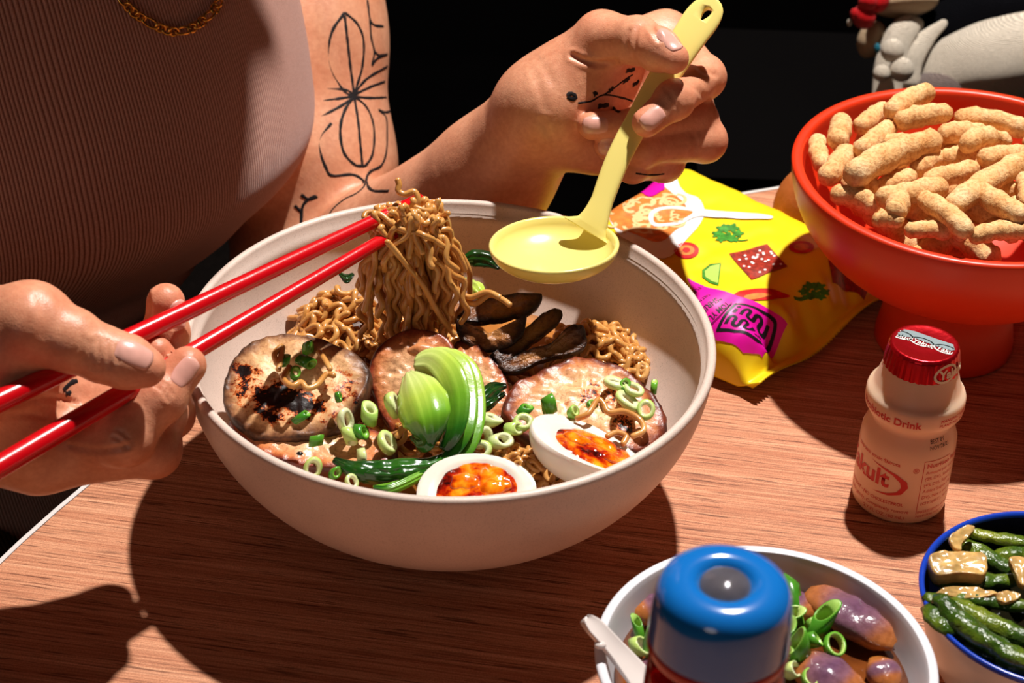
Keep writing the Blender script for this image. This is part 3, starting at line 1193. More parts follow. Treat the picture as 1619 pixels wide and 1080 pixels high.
def ladle():
    c = P(876, 388, 0.817)
    r = 0.0262
    ld = thing('ladle', c - Vector((0, 0, 0.013)), 'pale yellow plastic ladle held above the cream bowl', 'ladle')
    n = (Vector((0, 0, 1)) + FWD * 0.12 - RGT * 0.05).normalized()
    prof = [(0.0, -0.0115)]
    for k in range(1, 13):
        a = k / 12 * PI / 2 * 0.97
        prof.append((r * math.sin(a), -0.0115 * math.cos(a)))
    prof += [(r + 0.0002, 0.0006), (r - 0.0006, 0.0012), (r - 0.0016, 0.0006)]
    for k in range(11, 0, -1):
        a = k / 12 * PI / 2 * 0.97
        prof.append(((r - 0.0018) * math.sin(a), -0.0096 * math.cos(a)))
    prof.append((0, -0.0096))
    v, f = lathe(prof, 64, c, n)
    mesh_obj('ladle_bowl', v, f, M_yel, ld)
    # handle: flat tapering strip with a teardrop hole near its end
    sp = spline([P(928, 366, 0.829), P(938, 350, 0.829), P(950, 322, 0.830), P(980, 245, 0.8335), P(1030, 155, 0.8375), P(1085, 65, 0.8395), P(1132, -2, 0.842)], 120)
    wpx = np.interp(np.linspace(0, 1, 120), [0, 0.06, 0.14, 0.35, 0.6, 0.8, 0.90, 0.93, 0.955, 0.975, 0.988, 0.996, 1.0], [44, 34, 26, 18, 21, 27, 30, 29.5, 27, 22.5, 17, 11, 4])
    thk = np.interp(np.linspace(0, 1, 120), [0, 0.1, 0.4, 1.0], [0.0022, 0.0024, 0.0022, 0.0019])
    pts = [Vector(p) for p in sp]
    fr = frames(pts, camvec(-0.25, 0.15, 1.0))
    V, Fc = [], []
    nn = 20
    for i, (p, (tt, a, b)) in enumerate(zip(pts, fr)):
        w = px2m(wpx[i], 0.835)
        for k in range(nn):
            an = 2 * PI * k / nn
            ca, sa = math.cos(an), math.sin(an)
            V.append(p + b * (math.copysign(abs(ca) ** 0.6, ca) * w) + a * (math.copysign(abs(sa) ** 0.8, sa) * thk[i]))
    for i in range(119):
        for k in range(nn):
            j = (k + 1) % nn
            Fc.append((i * nn + k, i * nn + j, (i + 1) * nn + j, (i + 1) * nn + k))
    Fc += [tuple(reversed(range(nn))), tuple(range(119 * nn, 120 * nn))]
    h = mesh_obj('handle', V, Fc, M_yel, ld)
    # cut the hole
    q = P(1116, 24, 0.8405)
    tt, a, b = fr[110]
    hp = []
    for k in range(28):
        an = 2 * PI * k / 28
        rr = 0.0030 * (1 - 0.35 * math.cos(an))
        hp.append(q + tt * (math.cos(an) * -0.0034) + b * (math.sin(an) * rr * 0.62))
    cv = [p - a * 0.02 for p in hp] + [p + a * 0.02 for p in hp]
    cf = [(i, (i + 1) % 28, 28 + (i + 1) % 28, 28 + i) for i in range(28)] + [tuple(reversed(range(28))), tuple(range(28, 56))]
    cut = mesh_obj('cutter', cv, cf, M_yel, ld)
    md = h.modifiers.new('hole', 'BOOLEAN')
    md.object = cut
    md.operation = 'DIFFERENCE'
    md.solver = 'EXACT'
    dg = bpy.context.evaluated_depsgraph_get()
    me = bpy.data.meshes.new_from_object(h.evaluated_get(dg))
    h.modifiers.clear()
    h.data = me
    me.polygons.foreach_set('use_smooth', [True] * len(me.polygons))
    bpy.data.objects.remove(cut)
    return ld


ladle()


# ================================================================== lettering and flat print
def text2d(s, size=1.0, weight=0.0, align='LEFT', shear=0.0, space=1.0):
    cu = bpy.data.curves.new('lettering', 'FONT')
    cu.body = s
    cu.size = size
    cu.offset = weight
    cu.align_x = align
    cu.shear = shear
    cu.space_character = space
    cu.resolution_u = 3
    o = bpy.data.objects.new('lettering', cu)
    col.objects.link(o)
    dg = bpy.context.evaluated_depsgraph_get()
    me = bpy.data.meshes.new_from_object(o.evaluated_get(dg))
    V = [(v.co.x, v.co.y) for v in me.vertices]
    Fc = [tuple(p.vertices) for p in me.polygons]
    bpy.data.objects.remove(o)
    return V, Fc


def fill2d(outline, maxlen, holes=()):
    """triangulated flat polygon refined so that it can follow a curved surface"""
    bm = bmesh.new()
    edges = []
    for lp in [outline] + list(holes):
        vs = [bm.verts.new((x, y, 0)) for x, y in lp]
        for i in range(len(vs)):
            edges.append(bm.edges.new((vs[i], vs[(i + 1) % len(vs)])))
    bmesh.ops.triangle_fill(bm, use_beauty=True, edges=edges)
    for _ in range(6):
        lg = [e for e in bm.edges if e.calc_length() > maxlen]
        if not lg:
            break
        bmesh.ops.subdivide_edges(bm, edges=lg, cuts=1)
        bmesh.ops.triangulate(bm, faces=bm.faces[:])
    bm.verts.index_update()
    V = [(v.co.x, v.co.y) for v in bm.verts]
    Fc = []
    for f in bm.faces:
        q = [v.index for v in f.verts]
        (x0, y0), (x1, y1), (x2, y2) = [V[i] for i in q[:3]]
        if (x1 - x0) * (y2 - y0) - (x2 - x0) * (y1 - y0) < 0:
            q.reverse()
        Fc.append(tuple(q))
    bm.free()
    return V, Fc


def stroke2d(pts, w, n=None, closed=False):
    """flat ribbon along a 2-D path"""
    n = n or max(6, len(pts) * 5)
    Q = spline(pts, n, closed)
    V, Fc = [], []
    for i in range(len(Q)):
        a = Q[i - 1] if (i > 0 or closed) else Q[i]
        b = Q[(i + 1) % len(Q)] if (i < len(Q) - 1 or closed) else Q[i]
        d = b - a
        d = d / max(np.hypot(*d), 1e-9)
        V += [(Q[i][0] - d[1] * w / 2, Q[i][1] + d[0] * w / 2), (Q[i][0] + d[1] * w / 2, Q[i][1] - d[0] * w / 2)]
    m = len(Q)
    for i in range(m if closed else m - 1):
        j = (i + 1) % m
        Fc.append((2 * i, 2 * i + 1, 2 * j + 1, 2 * j))
    return V, Fc


def ellipse2d(cx, cy, a, b, rot=0, n=36):
    c, s = math.cos(rot), math.sin(rot)
    return [(cx + a * math.cos(t) * c - b * math.sin(t) * s, cy + a * math.cos(t) * s + b * math.sin(t) * c) for t in np.linspace(0, 2 * PI, n, endpoint=False)]


def xf(VF, ox=0, oy=0, rot=0, sc=1.0):
    V, Fc = VF
    c, s = math.cos(rot), math.sin(rot)
    return [(ox + sc * (x * c - y * s), oy + sc * (x * s + y * c)) for x, y in V], Fc


# ================================================================== yellow noodle packet
PZ = 0.012
pA, pB, pC, pD = G(806, 447, 0.008), G(1040, 276, 0.010), G(1412, 462, 0.006), G(1196, 626, 0.003)
# u runs from the serrated end by the hand to the near end, v from the bowl side to the orange bowl
def pk_xy(u, v):
    a = pA * (1 - u) + pD * u
    b = pB * (1 - u) + pC * u
    return a * (1 - v) + b * v


def pk_h(u, v):
    uu, vv = min(max(u, 0), 1), min(max(v, 0), 1)
    e = min(uu, 1 - uu)
    pu = 1 - (1 - min(1, max(0, (e - 0.035) / 0.17))) ** 2.2
    pv = (1 - abs(2 * vv - 1) ** 8.0) ** 0.5
    h = 0.0265 * max(0, pu) * pv
    cr = mnoise.noise(Vector((uu * 6, vv * 5, 3.1))) * 0.0016 + mnoise.noise(Vector((uu * 17, vv * 11, 1.7))) * 0.0007
    ridge = 0.0
    if uu > 0.86:
        for vr, am, sl in ((0.10, 0.005, 0.5), (0.20, -0.006, 0.4), (0.32, 0.006, 0.3), (0.45, -0.004, 0.1), (0.62, 0.004, -0.3), (0.78, -0.004, -0.5)):
            ridge += am * math.exp(-((vv - vr - sl * (uu - 0.9)) / 0.045) ** 2) * min(1, (uu - 0.86) / 0.06)
    return h + (cr + ridge) * min(1, h / 0.006)


def pk(u, v, lift=0.0):
    q = pk_xy(u, v)
    bend = 0.0
    if u > 0.93:
        bend = 0.006 * ((u - 0.93) / 0.07) * (0.5 + 0.5 * math.sin(v * 9 + 1))
    return Vector((q.x, q.y, 0.0045 + bend + pk_h(u, v) + lift))


def foil_material():
    t = NT('yellow_film')
    f = t.noise(20, 2)
    t.color(t.ramp(f, [(0.35, (238, 206, 20)), (0.7, (244, 214, 34))]))
    t.bump(t.noise(60, 3), 0.15, 0.0015)
    t.set(rough=0.33, spec=0.45)
    return t.m


M_film = foil_material()
packet = thing('noodle_packet', (pA + pB + pC + pD) / 4 * 1.0, 'yellow instant noodle packet with a magenta banner lying under the orange bowl', 'packet')
WLOC[packet.name] = Vector(((pA + pB + pC + pD) / 4).xy.to_3d())
packet.location = WLOC[packet.name]
nu, nv = 150, 110
V, Fc = [], []
for i in range(nu + 1):
    for j in range(nv + 1):
        u, v_ = i / nu, j / nv
        uz = u
        if i == 0:
            uz = -0.012 * (j % 2)
        if i == nu:
            uz = 1 + 0.010 * (j % 2)
        V.append(pk(uz, v_))
k0 = len(V)
for i in range(nu + 1):
    for j in range(nv + 1):
        q = V[i * (nv + 1) + j]
        u, v_ = i / nu, j / nv
        edge = min(u, 1 - u, v_, 1 - v_)
        V.append(Vector((q.x, q.y, max(0.0004, q.z - 0.0008 - (q.z) * min(1, edge / 0.06) * 0.92))))
w = nv + 1
for i in range(nu):
    for j in range(nv):
        a = i * w + j
        Fc.append((a, a + w, a + w + 1, a + 1))
        Fc.append((k0 + a, k0 + a + 1, k0 + a + w + 1, k0 + a + w))
for i in range(nu):
    a = i * w
    Fc.append((a, k0 + a, k0 + a + w, a + w))
    a = i * w + nv
    Fc.append((a, a + w, k0 + a + w, k0 + a))
for j in range(nv):
    Fc.append((j, j + 1, k0 + j + 1, k0 + j))
    a = nu * w + j
    Fc.append((a, k0 + a, k0 + a + 1, a + 1))
mesh_obj('wrapper', V, Fc, M_film, packet)


def flatm(name, c, rough=0.4, **kw):
    return simple(name, c, rough, 0.4, **kw)


M_magenta = flatm('print_magenta', (234, 14, 168))
M_pblack = flatm('print_black', (26, 22, 30))
M_pwhite = flatm('print_white', (236, 232, 226))
M_porange = flatm('print_orange', (222, 128, 56), var=0.12, vscale=300)
M_pnoodle = flatm('print_noodle', (238, 200, 140))
M_pgreen = flatm('print_green', (66, 140, 44), var=0.2, vscale=400)
M_plime = flatm('print_lime', (176, 208, 96))
M_pred = flatm('print_red', (200, 30, 26), var=0.12, vscale=300)
M_pdark = flatm('print_darkred', (150, 44, 26), var=0.25, vscale=500)


def xy_uv(x, y, bu=0.5, bv=0.5):
    """invert the packet's bilinear ground map"""
    for _k in range(9):
        q = pk_xy(bu, bv)
        du = ((pD - pA) * (1 - bv) + (pC - pB) * bv)
        dv = ((pB - pA) * (1 - bu) + (pC - pD) * bu)
        ex, ey = x - q.x, y - q.y
        det = du.x * dv.y - du.y * dv.x
        bu += (ex * dv.y - ey * dv.x) / det
        bv += (du.x * ey - du.y * ex) / det
    return bu, bv


def pixuv(px, py):
    """packet (u, v) where a photo sight line first meets the packet's own surface"""
    prev, bu, bv = None, 0.5, 0.5
    for k in range(70):
        z = 0.040 - 0.0006 * k
        g = G(px, py, z)
        bu, bv = xy_uv(g.x, g.y, bu, bv)
        e = z - pk(min(max(bu, 0), 1), min(max(bv, 0), 1)).z
        if not (-0.2 < bu < 1.2 and -0.2 < bv < 1.2):
            e = 1.0
        if e <= 0:
            if prev and prev[0] > 0 and prev[0] < 0.5:
                w = prev[0] / (prev[0] - e)
                return prev[1] * (1 - w) + bu * w, prev[2] * (1 - w) + bv * w
            return bu, bv
        prev = (e, bu, bv)
    return bu, bv


LAYER = dict(printed_bowl=0, printed_soup=1, printed_noodle=2, printed_spoon=3, printed_spoonful=4, printed_badge=5, printed_badge_line=6, printed_line=6,
             printed_banner=1, logo_frame=2, logo_letter=2, logo_dot=2, printed_lettering=2, printed_chilli=0, printed_chilli_flesh=1, printed_chilli_ring=0,
             printed_chilli_core=1, printed_chilli_heart=2, printed_lime=0, printed_lime_flesh=1, printed_square=0, printed_sesame=1, printed_leaf=0, printed_stem=0)


def print_on_packet(name, VF, mat, lift=None):
    """VF in packet (u, v)"""
    lf = 0.00040 + 0.00013 * LAYER.get(name, 2) if lift is None else lift
    V, Fc = VF
    keep = {}
    out = []
    for x, y in V:
        out.append(pk(min(max(x, 0.0), 1.0), min(max(y, 0.0), 1.0), lf))
    # make sure faces look up
    F2 = []
    for q in Fc:
        a, b, c = [out[i] for i in q[:3]]
        F2.append(q if (b - a).cross(c - a).z >= 0 else tuple(reversed(q)))
    return mesh_obj(name, out, F2, mat, packet)


def pp(pxs):
    return [pixuv(*p) for p in pxs]


def poly_print(name, pxs, mat, smooth=True, n=40, ml=0.014):
    uv = pp(pxs)
    if smooth:
        uv = [tuple(q) for q in spline(uv, n, True)]
    return print_on_packet(name, fill2d(uv, ml), mat)


# picture of the soup bowl, spoon and noodles
poly_print('printed_bowl', [(1036, 284), (1075, 296), (1108, 318), (1112, 345), (1085, 380), (1050, 410), (1010, 395), (965, 352), (955, 330), (975, 300)], M_pwhite)
poly_print('printed_soup', [(1030, 294), (1062, 306), (1084, 326), (1088, 345), (1065, 368), (1040, 384), (1005, 372), (965, 350), (958, 330), (985, 305)], M_porange)
rs = random.Random(5)
for k in range(46):
    cx, cy = rs.uniform(965, 1075), rs.uniform(302, 375)
    if ((cx - 1022) / 62) ** 2 + ((cy - 338) / 42) ** 2 > 1:
        continue
    a0 = rs.uniform(0, 6.28)
    rr = rs.uniform(6, 14)
    arc = [(cx + rr * math.cos(a0 + q), cy + rr * 0.6 * math.sin(a0 + q)) for q in np.linspace(0, rs.uniform(2, 4.5), 7)]
    print_on_packet('printed_noodle', stroke2d(pp(arc), 0.013, 16), M_pnoodle)
poly_print('printed_spoon', [(1025, 345), (1035, 332), (1065, 328), (1100, 331), (1140, 336), (1185, 339), (1219, 343), (1217, 348), (1185, 348), (1140, 346), (1100, 345), (1070, 358), (1035, 360)], M_pwhite)
poly_print('printed_spoonful', [(1033, 346), (1042, 336), (1068, 333), (1095, 337), (1080, 348), (1062, 354), (1038, 355)], M_porange)
for k in range(9):
    cx, cy = rs.uniform(1042, 1085), rs.uniform(338, 351)
    arc = [(cx + 7 * math.cos(q), cy + 3.5 * math.sin(q)) for q in np.linspace(rs.uniform(0, 3), rs.uniform(3.5, 6), 6)]
    print_on_packet('printed_noodle', stroke2d(pp(arc), 0.009, 12), M_pnoodle, 0.00105)
poly_print('printed_badge', [(978, 306), (985, 292), (1005, 287), (1035, 286), (1050, 292), (1046, 304), (1020, 311), (990, 312)], M_magenta)
print_on_packet('printed_badge_line', stroke2d(pp([(984, 303), (992, 294), (1015, 290), (1042, 293)]), 0.006, 20), M_pblack)
# cilantro, chillies, lime, glazed squares
def leaf_print(cx, cy, sc, mat, flip=1):
    for dx, dy, rr in ((-12, 1, 7), (-5, -6, 8), (6, -7, 8), (13, 0, 7), (0, 4, 8), (-8, 7, 6), (8, 7, 6)):
        o = []
        for k in range(20):
            a = 2 * PI * k / 20
            q = rr * (1 + 0.28 * math.cos(5 * a + dx))
            o.append((cx + flip * (dx + q * math.cos(a)) * sc, cy + (dy + 0.62 * q * math.sin(a)) * sc))
        poly_print('printed_leaf', o, mat, False)
    print_on_packet('printed_stem', stroke2d(pp([(cx, cy + 4 * sc), (cx + flip * 14 * sc, cy + 9 * sc), (cx + flip * 26 * sc, cy + 8 * sc)]), 0.007, 10), mat)


leaf_print(1150, 370, 1.25, M_pgreen)
leaf_print(1288, 462, 1.25, M_pgreen, -1)


def el_print(name, cx, cy, a, b, mat, n=26):
    poly_print(name, [(cx + a * math.cos(q), cy + b * math.sin(q)) for q in np.linspace(0, 2 * PI, n, endpoint=False)], mat, False)


el_print('printed_chilli_ring', 1085, 397, 20, 13, M_pred)
el_print('printed_chilli_core', 1085, 397, 13, 8, M_porange)
el_print('printed_chilli_heart', 1085, 397, 6, 4, M_pred)
el_print('printed_chilli_ring', 1267, 392, 20, 10, M_pred)
el_print('printed_chilli_core', 1267, 392, 12, 5.5, M_porange)
poly_print('printed_lime', [(1140, 417), (1122, 419), (1110, 428), (1110, 439), (1122, 448), (1136, 452)], M_pgreen, False)
poly_print('printed_lime_flesh', [(1138, 419), (1123, 422), (1114, 430), (1115, 439), (1125, 446), (1135, 449)], M_plime, False)
poly_print('printed_square', [(1153, 402), (1213, 387), (1245, 422), (1188, 443)], M_pdark, False)
for k in range(26):
    a, b = rs.random() * 0.86 + 0.07, rs.random() * 0.86 + 0.07
    x = (1153 * (1 - a) + 1213 * a) * (1 - b) + (1188 * (1 - a) + 1245 * a) * b
    y = (402 * (1 - a) + 387 * a) * (1 - b) + (443 * (1 - a) + 422 * a) * b
    el_print('printed_sesame', x, y, 2.4, 1.5, M_pwhite, 7)
poly_print('printed_square', [(1309, 412), (1372, 462), (1366, 475), (1342, 462), (1316, 448)], M_pdark, False)
poly_print('printed_chilli', [(1158, 470), (1175, 460), (1205, 457), (1235, 463), (1249, 470), (1225, 474), (1195, 476), (1168, 478)], M_pred)
poly_print('printed_chilli_flesh', [(1176, 470), (1195, 465), (1220, 468), (1205, 472), (1185, 475)], M_porange)
# magenta banner with the badge logo
BAN = [(1086, 440), (1118, 456), (1170, 471), (1225, 496), (1245, 514), (1238, 528), (1205, 567), (1175, 560), (1132, 540), (1110, 500)]
poly_print('printed_banner', BAN, M_magenta, False)
# logo: drawn in its own square (x across, y up) and laid out between four photo points
LG = [pixuv(*q) for q in ((1130, 527), (1162, 481), (1233, 509), (1202, 553))]     # left, top, right, bottom corners


def lg(VF):
    V, Fc = VF
    o = []
    (a0, a1), (b0, b1), (c0, c1), (d0, d1) = LG
    for x, y in V:      # x: left->bottom, y: left->top
        o.append((a0 * (1 - x) * (1 - y) + d0 * x * (1 - y) + b0 * (1 - x) * y + c0 * x * y,
                  a1 * (1 - x) * (1 - y) + d1 * x * (1 - y) + b1 * (1 - x) * y + c1 * x * y))
    return o, Fc


def rrect(x0, y0, x1, y1, r, n=6):
    o = []
    for cx, cy, a in ((x1 - r, y1 - r, 0), (x0 + r, y1 - r, 90), (x0 + r, y0 + r, 180), (x1 - r, y0 + r, 270)):
        for k in range(n + 1):
            t_ = math.radians(a + 90 * k / n)
            o.append((cx + r * math.cos(t_), cy + r * math.sin(t_)))
    return o


fr_o = [(0.10, 0.02), (0.04, 0.12), (0.03, 0.86), (0.10, 0.96), (0.55, 0.97), (0.80, 0.98), (0.96, 0.86), (0.97, 0.30), (0.93, 0.10), (0.80, 0.03), (0.4, 0.02)]
print_on_packet('logo_frame', lg(stroke2d(fr_o, 0.075, 80, True)), M_pblack)


def glyph_m(x0, y0, w, h):
    p = [(x0, y0), (x0, y0 + h * 0.75), (x0 + w * 0.12, y0 + h), (x0 + w * 0.25, y0 + h * 0.8), (x0 + w * 0.25, y0 + h * 0.2), (x0 + w * 0.38, y0), (x0 + w * 0.5, y0 + h * 0.2),
         (x0 + w * 0.5, y0 + h * 0.8), (x0 + w * 0.62, y0 + h), (x0 + w * 0.75, y0 + h * 0.8), (x0 + w * 0.75, y0 + h * 0.2), (x0 + w * 0.88, y0), (x0 + w, y0 + h * 0.25), (x0 + w, y0 + h)]
    return stroke2d(p, 0.075, 70)


for (gx, gy, first) in ((0.15, 0.56, True), (0.15, 0.16, False)):
    if first:      # i m
        print_on_packet('logo_letter', lg(stroke2d([(gx, gy), (gx, gy + 0.17)], 0.08, 6)), M_pblack)
        print_on_packet('logo_dot', lg(fill2d(ellipse2d(gx, gy + 0.27, 0.045, 0.045, 0, 14), 0.03)), M_pblack)
        print_on_packet('logo_letter', lg(glyph_m(gx + 0.15, gy, 0.52, 0.27)), M_pblack)
    else:          # m i
        print_on_packet('logo_letter', lg(glyph_m(gx, gy, 0.52, 0.27)), M_pblack)
        print_on_packet('logo_letter', lg(stroke2d([(gx + 0.66, gy), (gx + 0.66, gy + 0.17)], 0.08, 6)), M_pblack)
        print_on_packet('logo_dot', lg(fill2d(ellipse2d(gx + 0.66, gy + 0.27, 0.045, 0.045, 0, 14), 0.03)), M_pblack)


def packet_text(s, p0, p1, hpx, weight=0.0):
    """lettering with its baseline from photo point p0 to p1 and its cap height pointing up in the photo's banner"""
    a, b = np.array(pixuv(*p0)), np.array(pixuv(*p1))
    V, Fc = text2d(s, 1.0, weight)
    xs = [q[0] for q in V]
    wd = max(xs) - min(xs)
    # world-space axes
    A, B = pk(*a), pk(*b)
    ln = (B - A).length
    dirw = (B - A) / ln
    upw = Vector((0, 0, 1)).cross(dirw)
    sc = ln / wd
    Bv = []
    for x, y in V:
        q = A + dirw * (x * sc) + upw * (y * hpx)
        bu, bv = xy_uv(q.x, q.y, a[0], a[1])
        Bv.append((bu, bv))
    print_on_packet('printed_lettering', (Bv, Fc), M_pblack)


packet_text('TOM YUM', (1149, 479), (1110, 516), 0.0046, 0.02)
packet_text('“SHRIMP”', (1136, 470), (1094, 510), 0.0046, 0.02)
packet_text('TAKE ME HOME', (1120, 466), (1086, 496), 0.0024)
packet_text('FLAVOR', (1104, 455), (1080, 478), 0.0032)
print_on_packet('printed_line', stroke2d(pp([(1157, 482), (1140, 500), (1122, 519)]), 0.003, 12), M_pblack)
print_on_packet('printed_line', stroke2d([np.array(q) for q in pp([(1000, 300), (1004, 294), (1012, 298)])], 0.004, 8), M_pblack)

# ================================================================== small drink bottle
YB = Vector((0.1850, 0.0073, 0.0))
t = NT('milky_plastic')
t.color((240, 200, 168))
t.set(rough=0.36, spec=0.4, sss=0.45, sss_scale=0.010, sss_rad=(1.0, 0.6, 0.35))
M_milk = t.m
M_pinkred = simple('bottle_print', (206, 36, 34), 0.5)
t = NT('red_foil')
t.color((186, 12, 24))
t.bump(t.noise(350, 3), 0.25, 0.0006)
t.set(metal=0.75, rough=0.28)
M_foil = t.m
M_silver = simple('silver_print', (176, 196, 200), 0.3, metal=0.6)
bottle = thing('drink_bottle', YB, 'little milky probiotic drink bottle with a red foil cap', 'bottle')
bprof = [(0, 0.0010), (0.0160, 0.0008), (0.0178, 0.0), (0.0189, 0.0016), (0.0192, 0.006), (0.0192, 0.030), (0.0189, 0.0345), (0.0176, 0.0385), (0.0162, 0.0410),
         (0.0158, 0.0425), (0.0164, 0.0440), (0.0184, 0.0458), (0.0194, 0.0476), (0.0197, 0.0500), (0.0196, 0.0535), (0.0190, 0.0553), (0.0180, 0.0560),
         (0.0168, 0.0585), (0.0152, 0.0640), (0.0140, 0.0690), (0.0134, 0.0720), (0, 0.0720)]
v, f = lathe(bprof, 72, YB)
mesh_obj('bottle_body', v, f, M_milk, bottle)
# foil cap with a crimped skirt
V, Fc = [], []
n = 120
caprof = [(0.0148, 0.0668, 1), (0.0146, 0.0690, 1), (0.0142, 0.0720, 0.8), (0.0138, 0.0748, 0.5), (0.0133, 0.0762, 0.1), (0.0124, 0.0766, 0), (0.0118, 0.0764, 0), (0.006, 0.0764, 0)]
for r, z, cr in caprof:
    for i in range(n):
        a = 2 * PI * i / n
        rr = r + 0.00028 * cr * math.sin(a * 34) + 0.00022 * cr * mnoise.noise(Vector((math.cos(a) * 9, math.sin(a) * 9, z * 300)))
        V.append(YB + Vector((rr * math.cos(a), rr * math.sin(a), z)))
for k in range(len(caprof) - 1):
    for i in range(n):
        j = (i + 1) % n
        Fc.append((k * n + i, k * n + j, (k + 1) * n + j, (k + 1) * n + i))
V.append(YB + Vector((0, 0, 0.0764)))
for i in range(n):
    Fc.append(((len(caprof) - 1) * n + i, (len(caprof) - 1) * n + (i + 1) % n, len(V) - 1))
cap = mesh_obj('foil_cap', V, Fc, M_foil, bottle)
cap['label'] = 'crimped red foil cap'
vdir = CAM_POS - YB
A0 = math.atan2(vdir.y, vdir.x)              # bearing of the viewer from the bottle


def bottle_r(z):
    return float(np.interp(z, [q[1] for q in bprof[2:-1]], [q[0] for q in bprof[2:-1]]))


def on_bottle(name, VF, z0, arc0, tilt=0.0, mat=None, parent=bottle):
    """flat (x, y) metres wrapped round the bottle: x along the girth from arc0 (rad, + = viewer's right)"""
    V, Fc = VF
    out = []
    for x, y in V:
        z = z0 + y + tilt * x
        r = bottle_r(z) + 0.00012
        a = A0 + arc0 + x / 0.0192
        out.append(YB + Vector((r * math.cos(a), r * math.sin(a), z)))
    mesh_obj(name, out, Fc, mat or M_pinkred, parent)


def btext(s, size, z, arc, weight=0.0, mat=None, name='lettering'):
    on_bottle(name, text2d(s, size, weight), z, arc, 0, mat)


btext('Probiotic Drink', 0.0046, 0.0488, -1.30, 0.00012)
btext('MANUFACTURED BY', 0.0019, 0.0512, 0.62, 0.00003)
btext('PLANT NO. 06-4561', 0.0019, 0.0490, 0.60, 0.00003)
btext('BEST BY', 0.0022, 0.0395, 0.55, 0, M_pblack)
btext('NOV/28/21', 0.0022, 0.0372, 0.53, 0, M_pblack)
btext('L. paracasei strain Shirota', 0.0024, 0.0292, -1.35, 0.00003)
btext('Yakult', 0.0108, 0.0178, -1.68, 0.00030)
on_bottle('swoosh', fill2d([(0.000, 0.0092), (0.006, 0.0083), (0.012, 0.0066), (0.0165, 0.0036), (0.0172, 0.0008), (0.015, -0.0028), (0.0098, -0.0046), (0.003, -0.0048),
                            (0.0092, -0.0036), (0.0130, -0.0020), (0.0145, 0.0006), (0.0138, 0.0030), (0.0105, 0.0058), (0.005, 0.0078)], 0.0015), 0.0185, -0.72)
btext('®', 0.0034, 0.0268, 0.22)
btext('NONFAT • NO CHOLESTEROL', 0.0021, 0.0098, -1.35, 0.00003)
btext('Shake gently. Completely remove', 0.0023, 0.0064, -1.35)
btext('2.7 FL OZ (80 mL)', 0.0024, 0.0032, -0.75)
on_bottle('panel_line', stroke2d([(0.0, 0.0), (0.0, 0.0265)], 0.00025, 20), 0.0058, 0.44)
on_bottle('panel_line', stroke2d([(0.0, 0.0), (0.013, 0.0)], 0.00025, 20), 0.0323, 0.44)
for k, (s, sz) in enumerate((('Nutrition Facts', 0.0030), ('Amount per serving', 0.0022), ('(0% DV), Sodium', 0.0022), ('(4% DV), Sugars', 0.0022), ('Added Sugars 10g', 0.0022), ('DV), Not a source', 0.0022), ('(CHOLEST.), IRON', 0.0020))):
    btext(s, sz, 0.0290 - k * 0.0031, 0.50, 0.00005 if k == 0 else 0)
btext('INGREDIENTS: WATER', 0.0018, 0.0062, 0.46)
btext('NATURAL FLAVORS', 0.0018, 0.0040, 0.44)


def on_cap(name, VF, x0, y0, rot, mat):
    V, Fc = xf(VF, x0, y0, rot)
    mesh_obj(name, [YB + Vector((x, y, 0.07655)) for x, y in V], Fc, mat, cap)


def on_cap_clip(name, VF, x0, y0, rot, mat, rmax=0.0118):
    V, Fc = xf(VF, x0, y0, rot)
    keep = [q for q in Fc if all(math.hypot(*V[i]) < rmax for i in q)]
    if keep:
        mesh_obj(name, [YB + Vector((x, y, 0.07655)) for x, y in V], keep, mat, cap)


on_cap_clip('silver_band', fill2d([(-0.012, 0.004), (-0.004, 0.0035), (0.004, -0.002), (0.012, -0.006), (0.012, -0.001), (0.005, 0.003), (-0.003, 0.008), (-0.011, 0.010)], 0.0012), 0, 0, 0, M_silver)
for ox, oy in ((-0.003, -0.0005), (-0.0105, 0.004), (0.0055, -0.0050)):
    on_cap_clip('cap_swoosh', stroke2d(ellipse2d(ox + 0.002, oy + 0.001, 0.0046, 0.0026, -0.5, 20), 0.0006, 40, True), 0, 0, 0, M_pwhite)
    on_cap_clip('cap_lettering', text2d('Yakult', 0.0034, 0.00005), ox - 0.0018, oy + 0.0014, -0.6, M_pwhite if ox > -0.01 else M_pwhite)


def skirt(name, VF, z0, arc0, mat):
    V, Fc = VF
    out = []
    for x, y in V:
        z = z0 + y
        r = float(np.interp(z, [0.0668, 0.0690, 0.0720, 0.0748, 0.0762], [0.0153, 0.0151, 0.0147, 0.0142, 0.0137])) + 0.0001
        a = A0 + arc0 + x / 0.0146
        out.append(YB + Vector((r * math.cos(a), r * math.sin(a), z)))
    mesh_obj(name, out, Fc, mat, cap)


M_creamp = simple('cream_print', (236, 222, 190), 0.4)
skirt('cap_swoosh', stroke2d(ellipse2d(0.0045, 0.0042, 0.0050, 0.0034, 0.2, 20), 0.0010, 40, True), 0.0668, 0.45, M_creamp)
skirt('cap_lettering', text2d('Yakult', 0.0052, 0.0002), 0.0690, 0.55, M_creamp)

